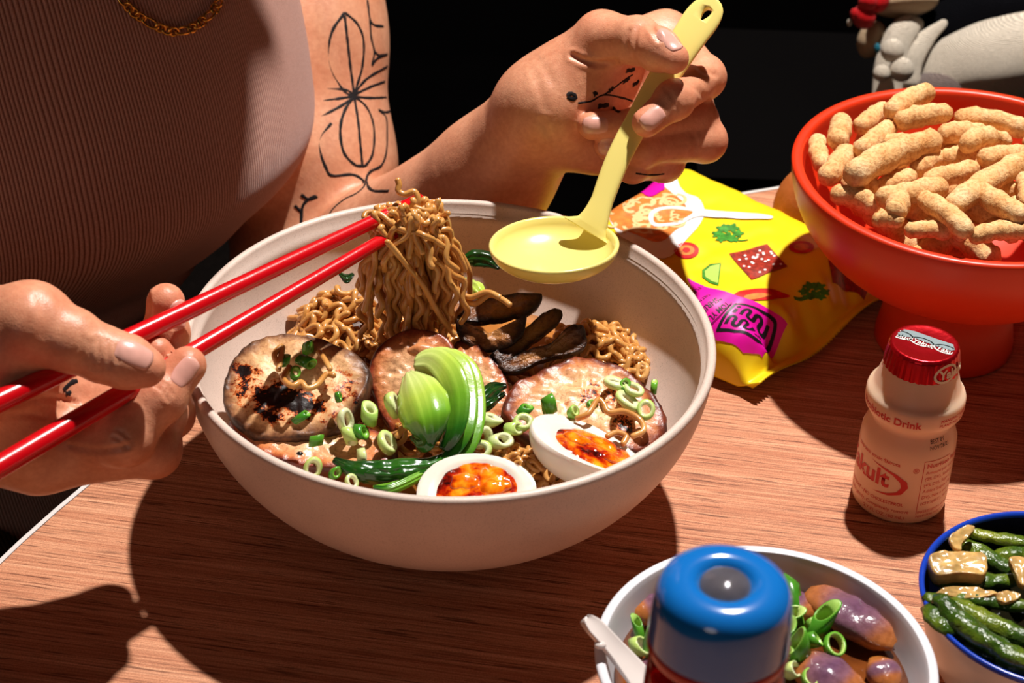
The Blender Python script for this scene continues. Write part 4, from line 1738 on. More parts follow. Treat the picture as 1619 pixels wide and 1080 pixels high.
# ================================================================== sauce jar with blue cap
JC = Vector((0.0850, -0.2250, 0.0))
t = NT('blue_plastic')
t.color((20, 108, 188))
t.set(rough=0.14, spec=0.5, sss=0.1, sss_scale=0.004, sss_rad=(0.2, 0.5, 1.0), coat=0.4)
M_bluecap = t.m
t = NT('red_clear_plastic')
t.color((226, 40, 44))
t.set(rough=0.06, trans=0.85, ior=1.46)
M_redclear = t.m
t = NT('clear_lens')
t.color((245, 235, 230))
t.set(rough=0.02, trans=1.0, ior=1.46)
M_lens = t.m
M_sauce = simple('red_sauce', (150, 8, 12), 0.3)
jar = thing('sauce_dispenser', JC, 'red sauce dispenser with a translucent blue cap in the foreground', 'bottle')
ZT = 0.1530
v, f = lathe([(0, 0.0), (0.0220, 0.0), (0.0235, 0.002), (0.0235, 0.010), (0.0215, 0.060), (0.0200, 0.110), (0.0192, 0.1250), (0.0165, 0.1285), (0.0155, 0.1290), (0.0155, 0.1265),
              (0.0178, 0.122), (0.0186, 0.110), (0.0200, 0.060), (0.0220, 0.010), (0.0210, 0.004), (0, 0.003)], 64, JC)
mesh_obj('bottle_body', v, f, M_redclear, jar)
v, f = lathe([(0, 0.0042), (0.0205, 0.0045), (0.0213, 0.010), (0.0194, 0.060), (0.0181, 0.108), (0.0176, 0.116), (0, 0.116)], 48, JC)
mesh_obj('sauce_fill', v, f, M_sauce, jar)
v, f = lathe([(0.0199, ZT - 0.0208), (0.0200, ZT - 0.0195), (0.0193, ZT - 0.010), (0.0188, ZT - 0.0055), (0.0174, ZT - 0.0022), (0.0145, ZT - 0.0006), (0.0110, ZT), (0.0090, ZT - 0.0004), (0.0076, ZT - 0.0014),
              (0.0070, ZT - 0.0026), (0.0, ZT - 0.0026)], 72, JC)
k = [q for q in f]
v2, f2 = lathe([(0.0182, ZT - 0.0206), (0.0176, ZT - 0.010), (0.012, ZT - 0.006), (0, ZT - 0.006)], 72, JC)
v, f = join((v, f), (v2, [tuple(reversed(q)) for q in f2]))
mesh_obj('blue_cap', v, f, M_bluecap, jar)
v, f = blob(JC + Vector((0, 0, ZT - 0.0024)), (0.0072, 0.0072, 0.0032), 4)
mesh_obj('cap_window', v, f, M_lens, jar)
v, f = lathe([(0, ZT - 0.0045), (0.0064, ZT - 0.0045), (0.0068, ZT - 0.0022), (0, ZT - 0.0022)], 40, JC)
mesh_obj('cap_hole', v, f, simple('hole_rim', (118, 116, 124), 0.2), jar)
v, f = lathe([(0.0196, ZT - 0.0250), (0.0201, ZT - 0.0240), (0.0201, ZT - 0.0218), (0.0197, ZT - 0.0209), (0.0186, ZT - 0.0209), (0.0186, ZT - 0.0250)], 64, JC)
mesh_obj('collar_ring', v, f, simple('red_ring', (170, 8, 14), 0.2), jar)

# ================================================================== puffed sticks in the orange bowl
t = NT('puffed_snack')
a = t.noise(90, 4, 0.6)
c = t.ramp(a, [(0.28, (218, 156, 90)), (0.5, (238, 188, 128)), (0.75, (248, 212, 162))])
sp = t.noise(700, 3, 0.6)
c = t.mix(0.45, c, t.ramp(sp, [(0.36, (190, 128, 84)), (0.52, (255, 255, 255))]), 'MULTIPLY')
t.color(c)
n1 = t.bump(t.noise(420, 4, 0.65), 0.7, 0.0011)
t.set(rough=0.75, spec=0.2)
M_puff = t.m
puffz = [  # zoomed photo coordinates x0 y0 x1 y1 thickness, height offset (mm)
    (640, 392, 480, 478, 84, 12), (520, 520, 716, 482, 88, 9), (352, 545, 450, 470, 80, 2), (272, 520, 256, 612, 90, 4), (172, 600, 192, 712, 74, -2), (298, 650, 206, 762, 92, 3),
    (352, 640, 478, 540, 84, 6), (318, 752, 662, 602, 116, 9), (430, 612, 530, 602, 70, 3), (706, 575, 868, 570, 88, 5), (772, 505, 1060, 556, 86, 8), (808, 625, 918, 585, 90, 10), (900, 600, 980, 606, 62, 4),
    (876, 680, 1070, 660, 84, 7), (712, 680, 812, 660, 84, 1), (590, 722, 678, 674, 80, 1), (640, 776, 836, 722, 82, 4), (746, 882, 1060, 690, 104, 8), (436, 800, 560, 752, 84, -1),
    (440, 850, 700, 800, 92, 5), (250, 830, 410, 880, 92, 3), (356, 800, 412, 806, 70, 1), (512, 850, 500, 910, 96, 6), (622, 850, 806, 990, 88, 7), (846, 812, 1040, 925, 96, 9),
    (930, 800, 1030, 838, 76, 2), (800, 905, 930, 935, 90, 0), (420, 942, 520, 946, 62, 4), (560, 985, 722, 985, 70, 4), (836, 1012, 1060, 985, 80, 7), (1046, 760, 1058, 870, 70, 9),
    (700, 600, 760, 690, 80, -5), (560, 900, 640, 960, 80, -4), (1080, 620, 1190, 560, 84, 4), (1090, 740, 1220, 800, 84, 6), (1110, 880, 1250, 820, 84, 3), (1100, 960, 1230, 930, 80, 4), (1200, 700, 1330, 660, 84, 2),
    (1240, 760, 1360, 800, 84, 0), (1180, 500, 1300, 540, 84, 0), (900, 962, 1010, 1004, 80, 0), (700, 945, 800, 1004, 80, -3), (985, 880, 1085, 905, 80, 1), (640, 960, 720, 1000, 76, 0), (300, 770, 380, 830, 80, -2), (600, 640, 700, 720, 80, -9), (480, 700, 620, 660, 80, -8), (860, 740, 990, 720, 80, -7), (300, 800, 400, 740, 80, -8), (680, 860, 780, 900, 80, -9), (880, 860, 980, 960, 80, -8)]
pgroup = 'puffed snack sticks piled in the orange bowl'
PL = {0: 'puffed stick rising highest over the back rim of the orange bowl', 1: 'thick puffed stick lying level just in front of the highest one',
      2: 'puffed stick leaning left behind the thick level one', 3: 'upright stubby puffed stick at the left back of the orange bowl', 4: 'slim puffed stick standing against the left rim of the orange bowl',
      5: 'slanting puffed stick in front of the slim one at the left rim', 7: 'longest puffed stick slanting across the left middle of the pile', 10: 'long puffed stick along the back right of the orange bowl',
      11: 'short thick puffed stick on top at the right middle', 17: 'long puffed stick slanting across the right middle of the pile', 19: 'bent puffed stick lying across the front middle', 20: 'lumpy puffed stick along the left front rim',
      22: 'stubby puffed piece standing upright near the front rim', 23: 'straight puffed stick pointing down at the front rim', 24: 'thick puffed stick slanting down to the right edge of the frame',
      27: 'small puffed piece touching the front rim at the left', 28: 'flat puffed piece touching the front rim in the middle', 29: 'puffed stick along the front rim at the right edge of the frame'}
rf = random.Random(3)
for _ in range(34):
    a_, q_ = rf.uniform(0, 2 * PI), math.sqrt(rf.random()) * 0.056
    cx_, cy_ = RB.x + q_ * math.cos(a_), RB.y + q_ * math.sin(a_)
    an_ = rf.uniform(0, PI)
    puffz.append((cx_ - 0.013 * math.cos(an_), cy_ - 0.013 * math.sin(an_), cx_ + 0.013 * math.cos(an_), cy_ + 0.013 * math.sin(an_), None, 0.074 + 0.009 * rf.random() + 0.004 * (1 - q_ / 0.056)))
rp = random.Random(11)
for k, (x0, y0, x1, y1, th, dz) in enumerate(puffz):
    if th is None:
        A, B = Vector((x0, y0, dz)), Vector((x1, y1, dz + rp.uniform(-0.004, 0.004)))
        r = 0.0056
    else:
        a = (1230 + x0 / 2.7, y0 / 2.7)
        b = (1230 + x1 / 2.7, y1 / 2.7)
        zb = 0.0885 + dz * 0.001
        A, B = G(a[0], a[1], zb), G(b[0], b[1], zb)
        dome = 0.006 * max(0, 1 - (((A + B) / 2 - RB).xy.length / 0.07) ** 2)
        A, B = G(a[0], a[1], zb + dome), G(b[0], b[1], zb + dome + rp.uniform(-0.002, 0.002))
        dep = (A - CAM_POS).dot(FWD)
        r = px2m(th / 2.7 / 2, dep) * 1.08
    nseg = 18
    sag = rp.uniform(-0.0022, 0.0022)
    sidev = (B - A).cross(Vector((0, 0, 1))).normalized()
    pts = [A + (B - A) * q + sidev * sag * math.sin(q * PI) + Vector((0, 0, 0.001 * math.sin(q * PI))) for q in np.linspace(0.02, 0.98, nseg)]
    V, Fc = tube(pts, [r * min(1.0, 0.80 + 0.20 * math.sin(PI * min(1, max(0, 0.05 + 0.9 * i / (nseg - 1)))) ** 0.3) * (1 + 0.05 * math.sin(i * 1.1 + k)) for i in range(nseg)], 16)
    V = [p + (p - pts[min(nseg - 1, max(0, i // 16 - 1))]) * (0.13 * mnoise.noise(p * 150 + Vector((k, 0, 0))) + 0.10 * mnoise.noise(p * 420) + 0.05 * mnoise.noise(p * 900)) for i, p in enumerate(V)]
    # keep every stick inside the bowl wall
    V2 = []
    for p in V:
        rel = (p - RB)
        if p.z < 0.0885:
            lim = 0.0725 * math.sqrt(max(0.0001, 1 - ((0.0885 - p.z) / 0.0515) ** 2))
            h = Vector((rel.x, rel.y))
            if h.length > lim:
                h = h * (lim / h.length)
                p = Vector((RB.x + h.x, RB.y + h.y, p.z))
        V2.append(p)
    o = mesh_obj('puffed_snack', V2, Fc, M_puff)
    tag(o, PL.get(k, 'tan puffed stick wedged in the gaps between the bigger ones of the orange bowl'), 'snack', pgroup)

# brown rounded food behind the orange bowl
t = NT('brown_skin')
c = t.ramp(t.noise(40, 3), [(0.3, (150, 78, 34)), (0.7, (188, 108, 52))])
t.color(c)
t.bump(t.noise(160, 4), 0.5, 0.0012)
t.set(rough=0.6, spec=0.3)
bq = G(1290, 330, 0.026)
v, f = blob((bq.x, bq.y + 0.0, 0.0255), (0.0200, 0.019, 0.0252), 4, 0.10, 45, 2, Matrix.Rotation(0.25, 3, 'Y'))
zmin = min(p.z for p in v)
v = [p - Vector((0, 0, zmin - 0.0002)) for p in v]
tag(mesh_obj('brown_fruit', v, f, t.m), 'brown rounded fruit half hidden behind the orange bowl', 'fruit')

# ================================================================== knitted toy behind the table
def knit(name, c, scale=240):
    t = NT(name)
    w1 = t.n('TexWave', bands_direction='Z')
    w1.inputs['Scale'].default_value = scale * 1.9
    w1.inputs['Distortion'].default_value = 2.0
    w1.inputs['Detail'].default_value = 1.0
    t.l(t.tc.outputs['Object'], w1.inputs['Vector'])
    fz = t.noise(900, 3)
    lo = tuple(q * 0.72 for q in c)
    t.color(t.mix(0.35, t.ramp(w1.outputs['Fac'], [(0.1, lo), (0.7, c)]), t.ramp(fz, [(0.3, lo), (0.7, c)])))
    n1 = t.bump(w1.outputs['Fac'], 0.6, 0.0015)
    t.bump(fz, 0.5, 0.001, n1)
    t.set(rough=0.95, spec=0.03, sheen=0.0 if sum(c) < 90 else 0.15)
    return t.m


M_kcream = knit('cream_knit', (226, 212, 192))
M_kblack = knit('black_knit', (8, 8, 11))
M_kred = knit('red_knit', (206, 20, 26))
M_kbeige = knit('beige_knit', (206, 176, 140))
M_kteal = knit('teal_knit', (30, 110, 130))
DT = 1.20
tb = P(1530, 150, DT)
BZ = tb.z - 0.030
toy = thing('knitted_toy', (tb.x, tb.y, BZ), 'cream and black knitted toy with a red bow and bobbles', 'toy')
camrot = Matrix((RGT, Vector((0, 1, 0)), Vector((0, 0, 1)))).transposed()


def toy_blob(name, px, py, d, axpx, mat, amp=0.05, rot=0.0, parent=toy, seed=1, depth=None, sub=4):
    a = px2m(axpx[0], d)
    b = px2m(axpx[1], d)
    dp = depth if depth else min(a, b)
    R = Matrix((RGT, UPV, -FWD)).transposed() @ Matrix.Rotation(math.radians(rot), 3, 'Z')
    v, f = blob(P(px, py, d), (a, b, dp), sub, amp, 40, seed, R)
    return mesh_obj(name, v, f, mat, parent)


toy_blob('body', 1585, 100, DT, (150, 78), M_kcream, 0.05, 14, depth=0.04, seed=4)
toy_blob('back_patch', 1560, 40, DT + 0.02, (150, 58), M_kblack, 0.08, 14, depth=0.04, seed=5)
toy_blob('belly_patch', 1480, 150, DT - 0.002, (62, 42), knit('grey_knit', (120, 104, 98)), 0.05, 10, depth=0.03, seed=6)
def toy_limb(name, pts, rad, mat, seed=0):
    S = [Vector(p) for p in spline([P(*q) for q in pts], 20)]
    R = np.interp(np.linspace(0, 1, 20), np.linspace(0, 1, len(rad)), rad)
    V, Fc = tube(S, [px2m(r, DT) for r in R], 20, flat=0.7)
    V = [p + (p - S[min(19, max(0, i // 20 - 1))]) * 0.18 * mnoise.noise(p * 60 + Vector((seed, 0, 0))) for i, p in enumerate(V)]
    return mesh_obj(name, V, Fc, mat, toy)


toy_limb('arm', [(1400, 175, DT - 0.02), (1404, 130, DT - 0.02), (1412, 80, DT - 0.022), (1432, 45, DT - 0.018), (1452, 36, DT - 0.012)], [24, 26, 24, 22, 12], M_kcream, 1)
toy_limb('arm', [(1436, 130, DT - 0.02), (1440, 90, DT - 0.02), (1462, 62, DT - 0.016), (1494, 36, DT - 0.012)], [20, 20, 15, 7], M_kcream, 5)
toy_blob('collar', 1432, 6, DT - 0.01, (52, 20), M_kbeige, 0.08, 6, depth=0.02, seed=9)
toy_blob('collar', 1378, 62, DT - 0.005, (22, 30), M_kbeige, 0.08, -20, depth=0.014, seed=10)
for px, py, r in ((1411, 80, 19), (1394, 116, 14), (1425, 110, 20)):
    toy_blob('bobble', px, py, DT - 0.042, (r, r), M_kcream, 0.05, 0, seed=px, sub=3)
bow = toy_blob('bow', 1366, 26, DT - 0.03, (18, 20), M_kred, 0.12, 20, seed=12, depth=0.008)
toy_blob('bow_loop', 1372, 4, DT - 0.036, (15, 13), M_kred, 0.12, -10, seed=13, parent=toy, depth=0.007)
toy_blob('bow_loop', 1392, 4, DT - 0.026, (13, 18), M_kred, 0.12, -30, seed=14, parent=toy, depth=0.007)
toy_blob('bow_loop', 1350, 22, DT - 0.034, (6, 9), M_kred, 0.12, 0, seed=15, parent=toy, depth=0.004)
toy_blob('trim', 1387, 76, DT - 0.038, (5, 8), M_kteal, 0.1, 0, seed=16, depth=0.003, sub=3)
toy_blob('trim', 1343, 36, DT - 0.028, (4, 6), M_kcream, 0.1, 0, seed=17, depth=0.003, sub=3)
# dark bench carrying the toy
bn = thing('bench', (tb.x + 0.05, tb.y + 0.03, -0.74), 'dark bench in the shadows behind the orange bowl', 'bench')
v, f = box((tb.x + 0.05, tb.y + 0.05, BZ - 0.022), (0.42, 0.20, 0.036))
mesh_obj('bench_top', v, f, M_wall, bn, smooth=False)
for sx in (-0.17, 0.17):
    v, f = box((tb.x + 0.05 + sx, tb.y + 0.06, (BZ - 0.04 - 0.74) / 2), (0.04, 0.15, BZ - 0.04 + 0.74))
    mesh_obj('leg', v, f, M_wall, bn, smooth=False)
# ================================================================== food in the cream bowl
def attr_material(name, stops, rough=0.3, spec=0.5, var=0.25, vs=90, bump=0.4, bs=250, bd=0.0008, extra=None, attr='t', **kw):
    t = NT(name)
    a = t.n('Attribute')
    a.attribute_name = attr
    nz = t.noise(vs, 4, 0.6)
    m = t.n('Math', operation='MULTIPLY_ADD')
    t.l(nz, m.inputs[0])
    m.inputs[1].default_value = var
    s2 = t.n('Math', operation='SUBTRACT')
    t.l(a.outputs['Fac'], s2.inputs[0])
    s2.inputs[1].default_value = var * 0.5
    t.l(s2.outputs[0], m.inputs[2])
    c = t.ramp(m.outputs[0], stops)
    if extra:
        c = extra(t, c)
    t.color(c)
    if bump:
        t.bump(t.noise(bs, 4, 0.6), bump, bd)
    t.set(rough=rough, spec=spec, **kw)
    return t.m


def gloss_specks(t, c):
    s = t.noise(600, 3, 0.6)
    return t.mix(0.4, c, t.ramp(s, [(0.36, (150, 90, 60)), (0.5, (255, 255, 255))]), 'MULTIPLY')


# broth
t = NT('broth')
t.color(t.ramp(t.noise(30, 3), [(0.3, (150, 86, 34)), (0.7, (196, 130, 66))]))
t.set(rough=0.06, spec=0.6)
t.bump(t.noise(60, 2), 0.2, 0.001)
ZB = 0.0375
v, f = lathe([(0, ZB - 0.022), (inner_r(ZB - 0.02) * 0.8, ZB - 0.022), (inner_r(ZB) - 0.0012, ZB), (inner_r(ZB) * 0.9, ZB - 0.0003), (0, ZB - 0.0003)], 96)
tag(mesh_obj('ramen_broth', v, f, t.m), 'brown soup broth pooled along the right wall of the cream bowl', 'broth', kind='stuff')

# ---- noodles
t = NT('noodle')
c = t.ramp(t.noise(55, 3), [(0.3, (190, 124, 56)), (0.55, (216, 156, 84)), (0.75, (232, 182, 112))])
t.color(c)
t.bump(t.noise(300, 2), 0.15, 0.0005)
t.set(rough=0.28, spec=0.5, sss=0.05, sss_scale=0.002, coat=0.25, coat_rough=0.2)
M_noodle = t.m
rn = random.Random(21)


def noodle(pts, r=0.0012, lab='', grp='', n=7):
    v, f = tube(pts, r, n)
    o = mesh_obj('noodle', v, f, M_noodle)
    return tag(o, lab, 'noodle', grp)


def heap(cx, cy, ax, ay, z0, zh, count, lab, grp, ln=(38, 60), r=0.00132, rot=0.0, amp=1.15, flatz=0.4):
    """curly strands lying on a low mound centred at (cx, cy)"""
    for k in range(count):
        a = rn.uniform(0, 2 * PI)
        q = math.sqrt(rn.random()) * 0.9
        x, y = ax * q * math.cos(a), ay * q * math.sin(a)
        h0 = rn.uniform(0, 2 * PI)
        zj = rn.uniform(-0.0022, 0.0030)
        ph = rn.uniform(0, 2 * PI)
        lam = rn.uniform(0.011, 0.019)
        n = rn.randint(*ln)
        layer = k / count
        pts = []
        step = 0.0011
        drift = rn.uniform(-0.05, 0.05)
        for i in range(n):
            e = (x / ax) ** 2 + (y / ay) ** 2
            if e > 1.0:
                tgt = math.atan2(-y, -x)
                dlt = (tgt - h0 + PI) % (2 * PI) - PI
                h0 += dlt * 0.25
            h0 += drift
            hd = h0 + amp * math.sin(2 * PI * i * step / lam + ph)
            x += step * math.cos(hd)
            y += step * math.sin(hd)
            e = (x / ax) ** 2 + (y / ay) ** 2
            z = z0 + zh * max(0, 1 - e) * (0.35 + 0.65 * layer) * (1 + 0.45 * mnoise.noise(Vector((x * 90 + cx * 50, y * 90, 0.3)))) + zj + 0.0016 * math.sin(2 * PI * i * step / (lam * 0.8) + ph * 2) * flatz * 2
            X = cx + x * math.cos(rot) - y * math.sin(rot)
            Y = cy + x * math.sin(rot) + y * math.cos(rot)
            rad = math.hypot(X, Y)
            lim = inner_r(min(z, 0.0715)) - r * 1.3
            if rad > lim:
                X, Y = X * lim / rad, Y * lim / rad
            pts.append((X, Y, z))
        noodle(pts, r, lab, grp, 6)


gN = 'noodles lying in the cream bowl'
# broad bed under everything
heap(0.0, -0.005, 0.060, 0.056, 0.037, 0.010, 46, 'curly brown noodle strand in the bed under the toppings of the cream bowl', 'noodles in the bed of the cream bowl', (50, 80))
c = G(542, 505, 0.050)
heap(c.x, c.y, 0.0205, 0.0200, 0.044, 0.014, 38, 'curly noodle strand in the mound at the left wall, behind the charred slice', 'noodles in the left mound', (40, 60))
c = G(950, 548, 0.045)
heap(c.x, c.y, 0.0215, 0.0190, 0.040, 0.012, 36, 'curly noodle strand in the mound at the right wall, beside the mushrooms', 'noodles in the right mound', (40, 60))
c = G(650, 520, 0.050)
heap(c.x, c.y, 0.020, 0.016, 0.046, 0.010, 26, 'curly noodle strand in the tangle below the lifted bundle', 'noodles below the lifted bundle', (40, 60))
c = G(822, 722, 0.052)
heap(c.x, c.y, 0.009, 0.008, 0.050, 0.004, 10, 'curly noodle strand between the two egg halves', 'noodles between the eggs', (26, 40), 0.0010)
c = G(640, 690, 0.052)
heap(c.x, c.y, 0.012, 0.009, 0.047, 0.004, 9, 'curly noodle strand beside the bok choy stem', 'noodles beside the bok choy', (26, 40), 0.0011)

# lifted bundle hanging from the chopsticks
gL = 'noodles lifted by the chopsticks'
labL = 'wavy noodle strand hanging in the bundle lifted by the red chopsticks'
axd, ayd = RGT.copy(), Vector((-RGT.y, RGT.x, 0)).normalized()
TOPC = P(640, 352, 0.789)


def wave_path(ctrl, n, amp, lam, ph, jit=1.0):
    C = spline(ctrl, n)
    L = np.concatenate([[0], np.cumsum(np.linalg.norm(np.diff(C, axis=0), axis=1))])
    d1 = Vector((rn.uniform(-1, 1), rn.uniform(-1, 1), rn.uniform(-0.3, 0.3))).normalized()
    fr = frames([Vector(p) for p in C], d1)
    out = []
    for i, p in enumerate(C):
        tt, a, b = fr[i]
        w = 2 * PI * L[i] / lam + ph
        env = 1.0
        out.append(Vector(p) + a * (amp * env * math.sin(w)) + b * (amp * 0.45 * math.sin(w * 0.77 + 1.3)))
    return out


for k in range(78):
    u = rn.uniform(-1, 1)                      # position across the bundle
    w = rn.uniform(-1, 1)                      # front to back
    top = TOPC + axd * (u * 0.0125 + 0.002) + ayd * (w * 0.008) + Vector((0, 0, rn.uniform(-0.004, 0.004) - 0.004 * u * u))
    bot_u = u * 0.7 + rn.uniform(-0.35, 0.35)
    fx = 0.0205 if bot_u < 0 else 0.0225
    long_ = rn.random() < 0.72
    drop = rn.uniform(0.040, 0.056) if long_ else rn.uniform(0.018, 0.036)
    bot = TOPC + axd * (bot_u * fx + 0.0045) + ayd * (w * 0.013) + Vector((0, 0, -drop))
    mid = top * 0.45 + bot * 0.55 + axd * ((bot_u * 0.004) + 0.001) + Vector((0, 0, 0.0))
    # over the sticks: short return leg on the far side
    back = top + ayd * rn.choice((-1, 1)) * rn.uniform(0.004, 0.010) + axd * rn.uniform(-0.010, 0.010) + Vector((0, 0, -rn.uniform(0.006, 0.03)))
    hump = top + Vector((0, 0, 0.0045 + rn.uniform(0, 0.003))) + ayd * rn.uniform(-0.003, 0.003)
    ctrl = [back, hump, top + (bot - top) * 0.15, mid, bot]
    noodle(wave_path(ctrl, 58, rn.uniform(0.0007, 0.0019), rn.uniform(0.010, 0.017), rn.uniform(0, 6.28)), 0.00130, labL, gL, 7)
# loops lying over the sticks at the top
for k in range(16):
    a0 = rn.uniform(0, 6.28)
    c = TOPC + axd * rn.uniform(-0.009, 0.013) + ayd * rn.uniform(-0.007, 0.006) + Vector((0, 0, rn.uniform(0.001, 0.006)))
    R_ = rn.uniform(0.005, 0.011)
    ctrl = [c + axd * (R_ * math.cos(a0 + q)) + (ayd * 0.6 - Vector((0, 0, 0.25))) * (R_ * math.sin(a0 + q)) + Vector((0, 0, -0.010 * (q / 4) ** 2)) for q in np.linspace(0, rn.uniform(2.5, 4.5), 6)]
    noodle(wave_path(ctrl, 44, 0.0011, rn.uniform(0.009, 0.012), rn.uniform(0, 6)), 0.00122, 'wavy noodle strand looped over the tips of the red chopsticks', 'noodles looped over the chopstick tips')
# single noodles that stand out
for pxs, lab in (([(652, 336, 0.784), (661, 318, 0.783), (655, 303, 0.783), (640, 307, 0.783), (630, 302, 0.783), (631, 292, 0.783), (629, 284, 0.783)], 'single curled noodle standing up above the lifted bundle'),
                 ([(600, 370, 0.782), (585, 352, 0.781), (598, 338, 0.781), (615, 350, 0.780), (630, 362, 0.780), (645, 348, 0.780), (660, 336, 0.781), (676, 352, 0.783), (680, 385, 0.786)], 'thick wavy noodle draped across the front of the lifted bundle'),
                 ([(612, 382, 0.776), (640, 415, 0.782), (668, 450, 0.788), (690, 490, 0.796), (718, 530, 0.800)], 'long straight noodle running down the front of the lifted bundle'),
                 ([(735, 474, 0.806), (752, 480, 0.803), (775, 466, 0.800), (795, 474, 0.797), (806, 482, 0.795)], 'noodle curling out of the bundle onto the mushrooms'),
                 ([(718, 400, 0.800), (728, 432, 0.803), (722, 455, 0.804), (742, 470, 0.803), (770, 462, 0.800), (790, 470, 0.797)], 'noodle hanging down the right side of the lifted bundle'),
                 ([(565, 370, 0.782), (550, 376, 0.780), (556, 360, 0.781), (572, 352, 0.783)], 'short noodle looped under the upper chopstick')):
    noodle(spline([P(*q) for q in pxs], 46), 0.00125, lab, 'noodles lifted by the chopsticks')

# ---- sliced meat
meat_stops = [(0.0, (240, 194, 150)), (0.5, (234, 176, 126)), (0.80, (214, 128, 74)), (0.93, (140, 56, 30)), (1.0, (84, 30, 18))]
M_meat = attr_material('roast_pork', meat_stops, 0.33, 0.5, 0.32, 110, 0.5, 260, 0.001, gloss_specks)


def char_extra(t, c):
    a = t.n('Attribute')
    a.attribute_name = 'char'
    nz = t.noise(210, 5, 0.75)
    m = t.n('Math', operation='MULTIPLY_ADD')
    t.l(nz, m.inputs[0])
    m.inputs[1].default_value = 1.3
    t.l(a.outputs['Fac'], m.inputs[2])
    k = t.ramp(m.outputs[0], [(0.86, (255, 255, 255)), (0.94, (236, 150, 70)), (0.98, (150, 48, 20)), (1.0, (26, 12, 12))])
    return gloss_specks(t, t.mix(1.0, c, k, 'MULTIPLY'))


M_char = attr_material('charred_pork', [(0.0, (248, 216, 172)), (0.5, (242, 198, 146)), (0.78, (222, 170, 118)), (0.92, (140, 94, 62)), (1.0, (66, 44, 34))], 0.42, 0.3, 0.30, 130, 0.4, 260, 0.0010, char_extra)
M_golden = attr_material('golden_pork', [(0.0, (244, 200, 150)), (0.5, (236, 182, 128)), (0.82, (206, 126, 74)), (0.93, (130, 56, 30)), (1.0, (70, 28, 18))], 0.36, 0.4, 0.32, 120, 0.35, 240, 0.0010, char_extra)


def meat(outl, cpx, z, nvec, thick, lab, mat=M_meat, seed=0, amp=0.0007, char=None, dome=0.0008, name='pork_slice'):
    c0 = G(cpx[0], cpx[1], z)
    n = camvec(*nvec)
    O = [onplane(a, b, c0, n) - n * (thick * 0.5) for a, b in outl]
    V, Fc, tt = slab(O, thick, n, amp=amp, seed=seed, dome=dome, rings=tuple(np.linspace(0, 0.9, 17)) + (0.94, 0.975, 1.0), n=96, freq=140)
    V2 = []
    for p in V:
        lim = inner_r(min(p.z, 0.0715)) - 0.0004
        r = math.hypot(p.x, p.y)
        if r > lim and p.z < 0.0722:
            p = Vector((p.x * lim / r, p.y * lim / r, p.z))
        V2.append(p)
    o = mesh_obj(name, V2, Fc, mat)
    set_attr(o, 't', tt)
    if char:
        vals = []
        for p in V2:
            d = (p - CAM_POS)
            dep = d.dot(FWD)
            x = 809.5 + FPX * d.dot(RGT) / dep
            y = 540 - FPX * d.dot(UPV) / dep
            vals.append(max(math.exp(-(((x - a) * ca + (y - b) * sa) / l) ** 2 - ((-(x - a) * sa + (y - b) * ca) / w) ** 2) * s for a, b, l, w, ca, sa, s in char))
        set_attr(o, 'char', vals)
    return tag(o, lab, 'meat', 'roast pork slices in the cream bowl')


def ch(a, b, l, w, deg, s=1.0):
    return (a, b, l, w, math.cos(math.radians(deg)), math.sin(math.radians(deg)), s)


up_cam = (0.0, 0.45, 0.9)
meat([(362, 665), (372, 690), (410, 715), (455, 732), (530, 742), (585, 745), (625, 720), (620, 690), (560, 670), (470, 650), (400, 640)], (480, 700), 0.052, (0.0, 0.75, 0.66), 0.006,
     'pale pork slice under the charred one, along the left front rim', seed=3)
meat([(354, 602), (366, 568), (392, 543), (440, 527), (500, 533), (560, 556), (583, 578), (580, 612), (562, 648), (530, 676), (470, 692), (405, 690), (366, 662), (352, 630)], (468, 610), 0.064, (-0.05, 0.55, 0.83), 0.011,
     'large charred pork slice with dark burnt glaze at the left', M_char, 5, 0.0009, [ch(385, 590, 30, 18, 20, 0.46), ch(455, 632, 90, 26, 14, 0.54), ch(545, 615, 36, 26, 35, 0.36), ch(420, 655, 60, 14, 25, 0.36)])
meat([(583, 590), (590, 560), (612, 536), (648, 519), (690, 524), (716, 546), (722, 590), (712, 640), (690, 680), (650, 695), (612, 672), (592, 630)], (650, 600), 0.060, (0.0, 0.35, 0.93), 0.006,
     'upright round pork slice with browned edge behind the bok choy', seed=7)
meat([(712, 560), (730, 535), (755, 545), (790, 580), (805, 620), (798, 660), (760, 690), (725, 680), (715, 620)], (760, 612), 0.053, (-0.1, 0.5, 0.86), 0.006,
     'pork slice tucked between the bok choy and the right-hand slice', seed=9)
meat([(798, 655), (802, 622), (818, 602), (850, 588), (895, 568), (915, 560), (960, 570), (1002, 592), (1035, 625), (1054, 660), (1048, 690), (1005, 715), (930, 712), (850, 705)], (925, 640), 0.055, (0.05, 0.62, 0.78), 0.008,
     'wide pork slice with crisp browned edge at the right wall', M_golden, 12, 0.0008, [ch(955, 630, 55, 26, 8, 0.34), ch(985, 665, 40, 24, 30, 0.32)])
# scrap of meat on the upright slice
v, f = blob(G(668, 556, 0.074), (0.006, 0.003, 0.003), 4, 0.4, 160, 4)
o = mesh_obj('meat_scrap', v, f, M_meat)
set_attr(o, 't', [0.75] * len(v))
tag(o, 'small shred of browned meat on the upright pork slice', 'meat')

# ---- mushrooms
M_mush = attr_material('roast_mushroom', [(0.0, (176, 118, 64)), (0.4, (132, 80, 42)), (0.72, (72, 40, 24)), (1.0, (30, 18, 14))], 0.34, 0.45, 0.9, 170, 0.9, 260, 0.0016, gloss_specks)


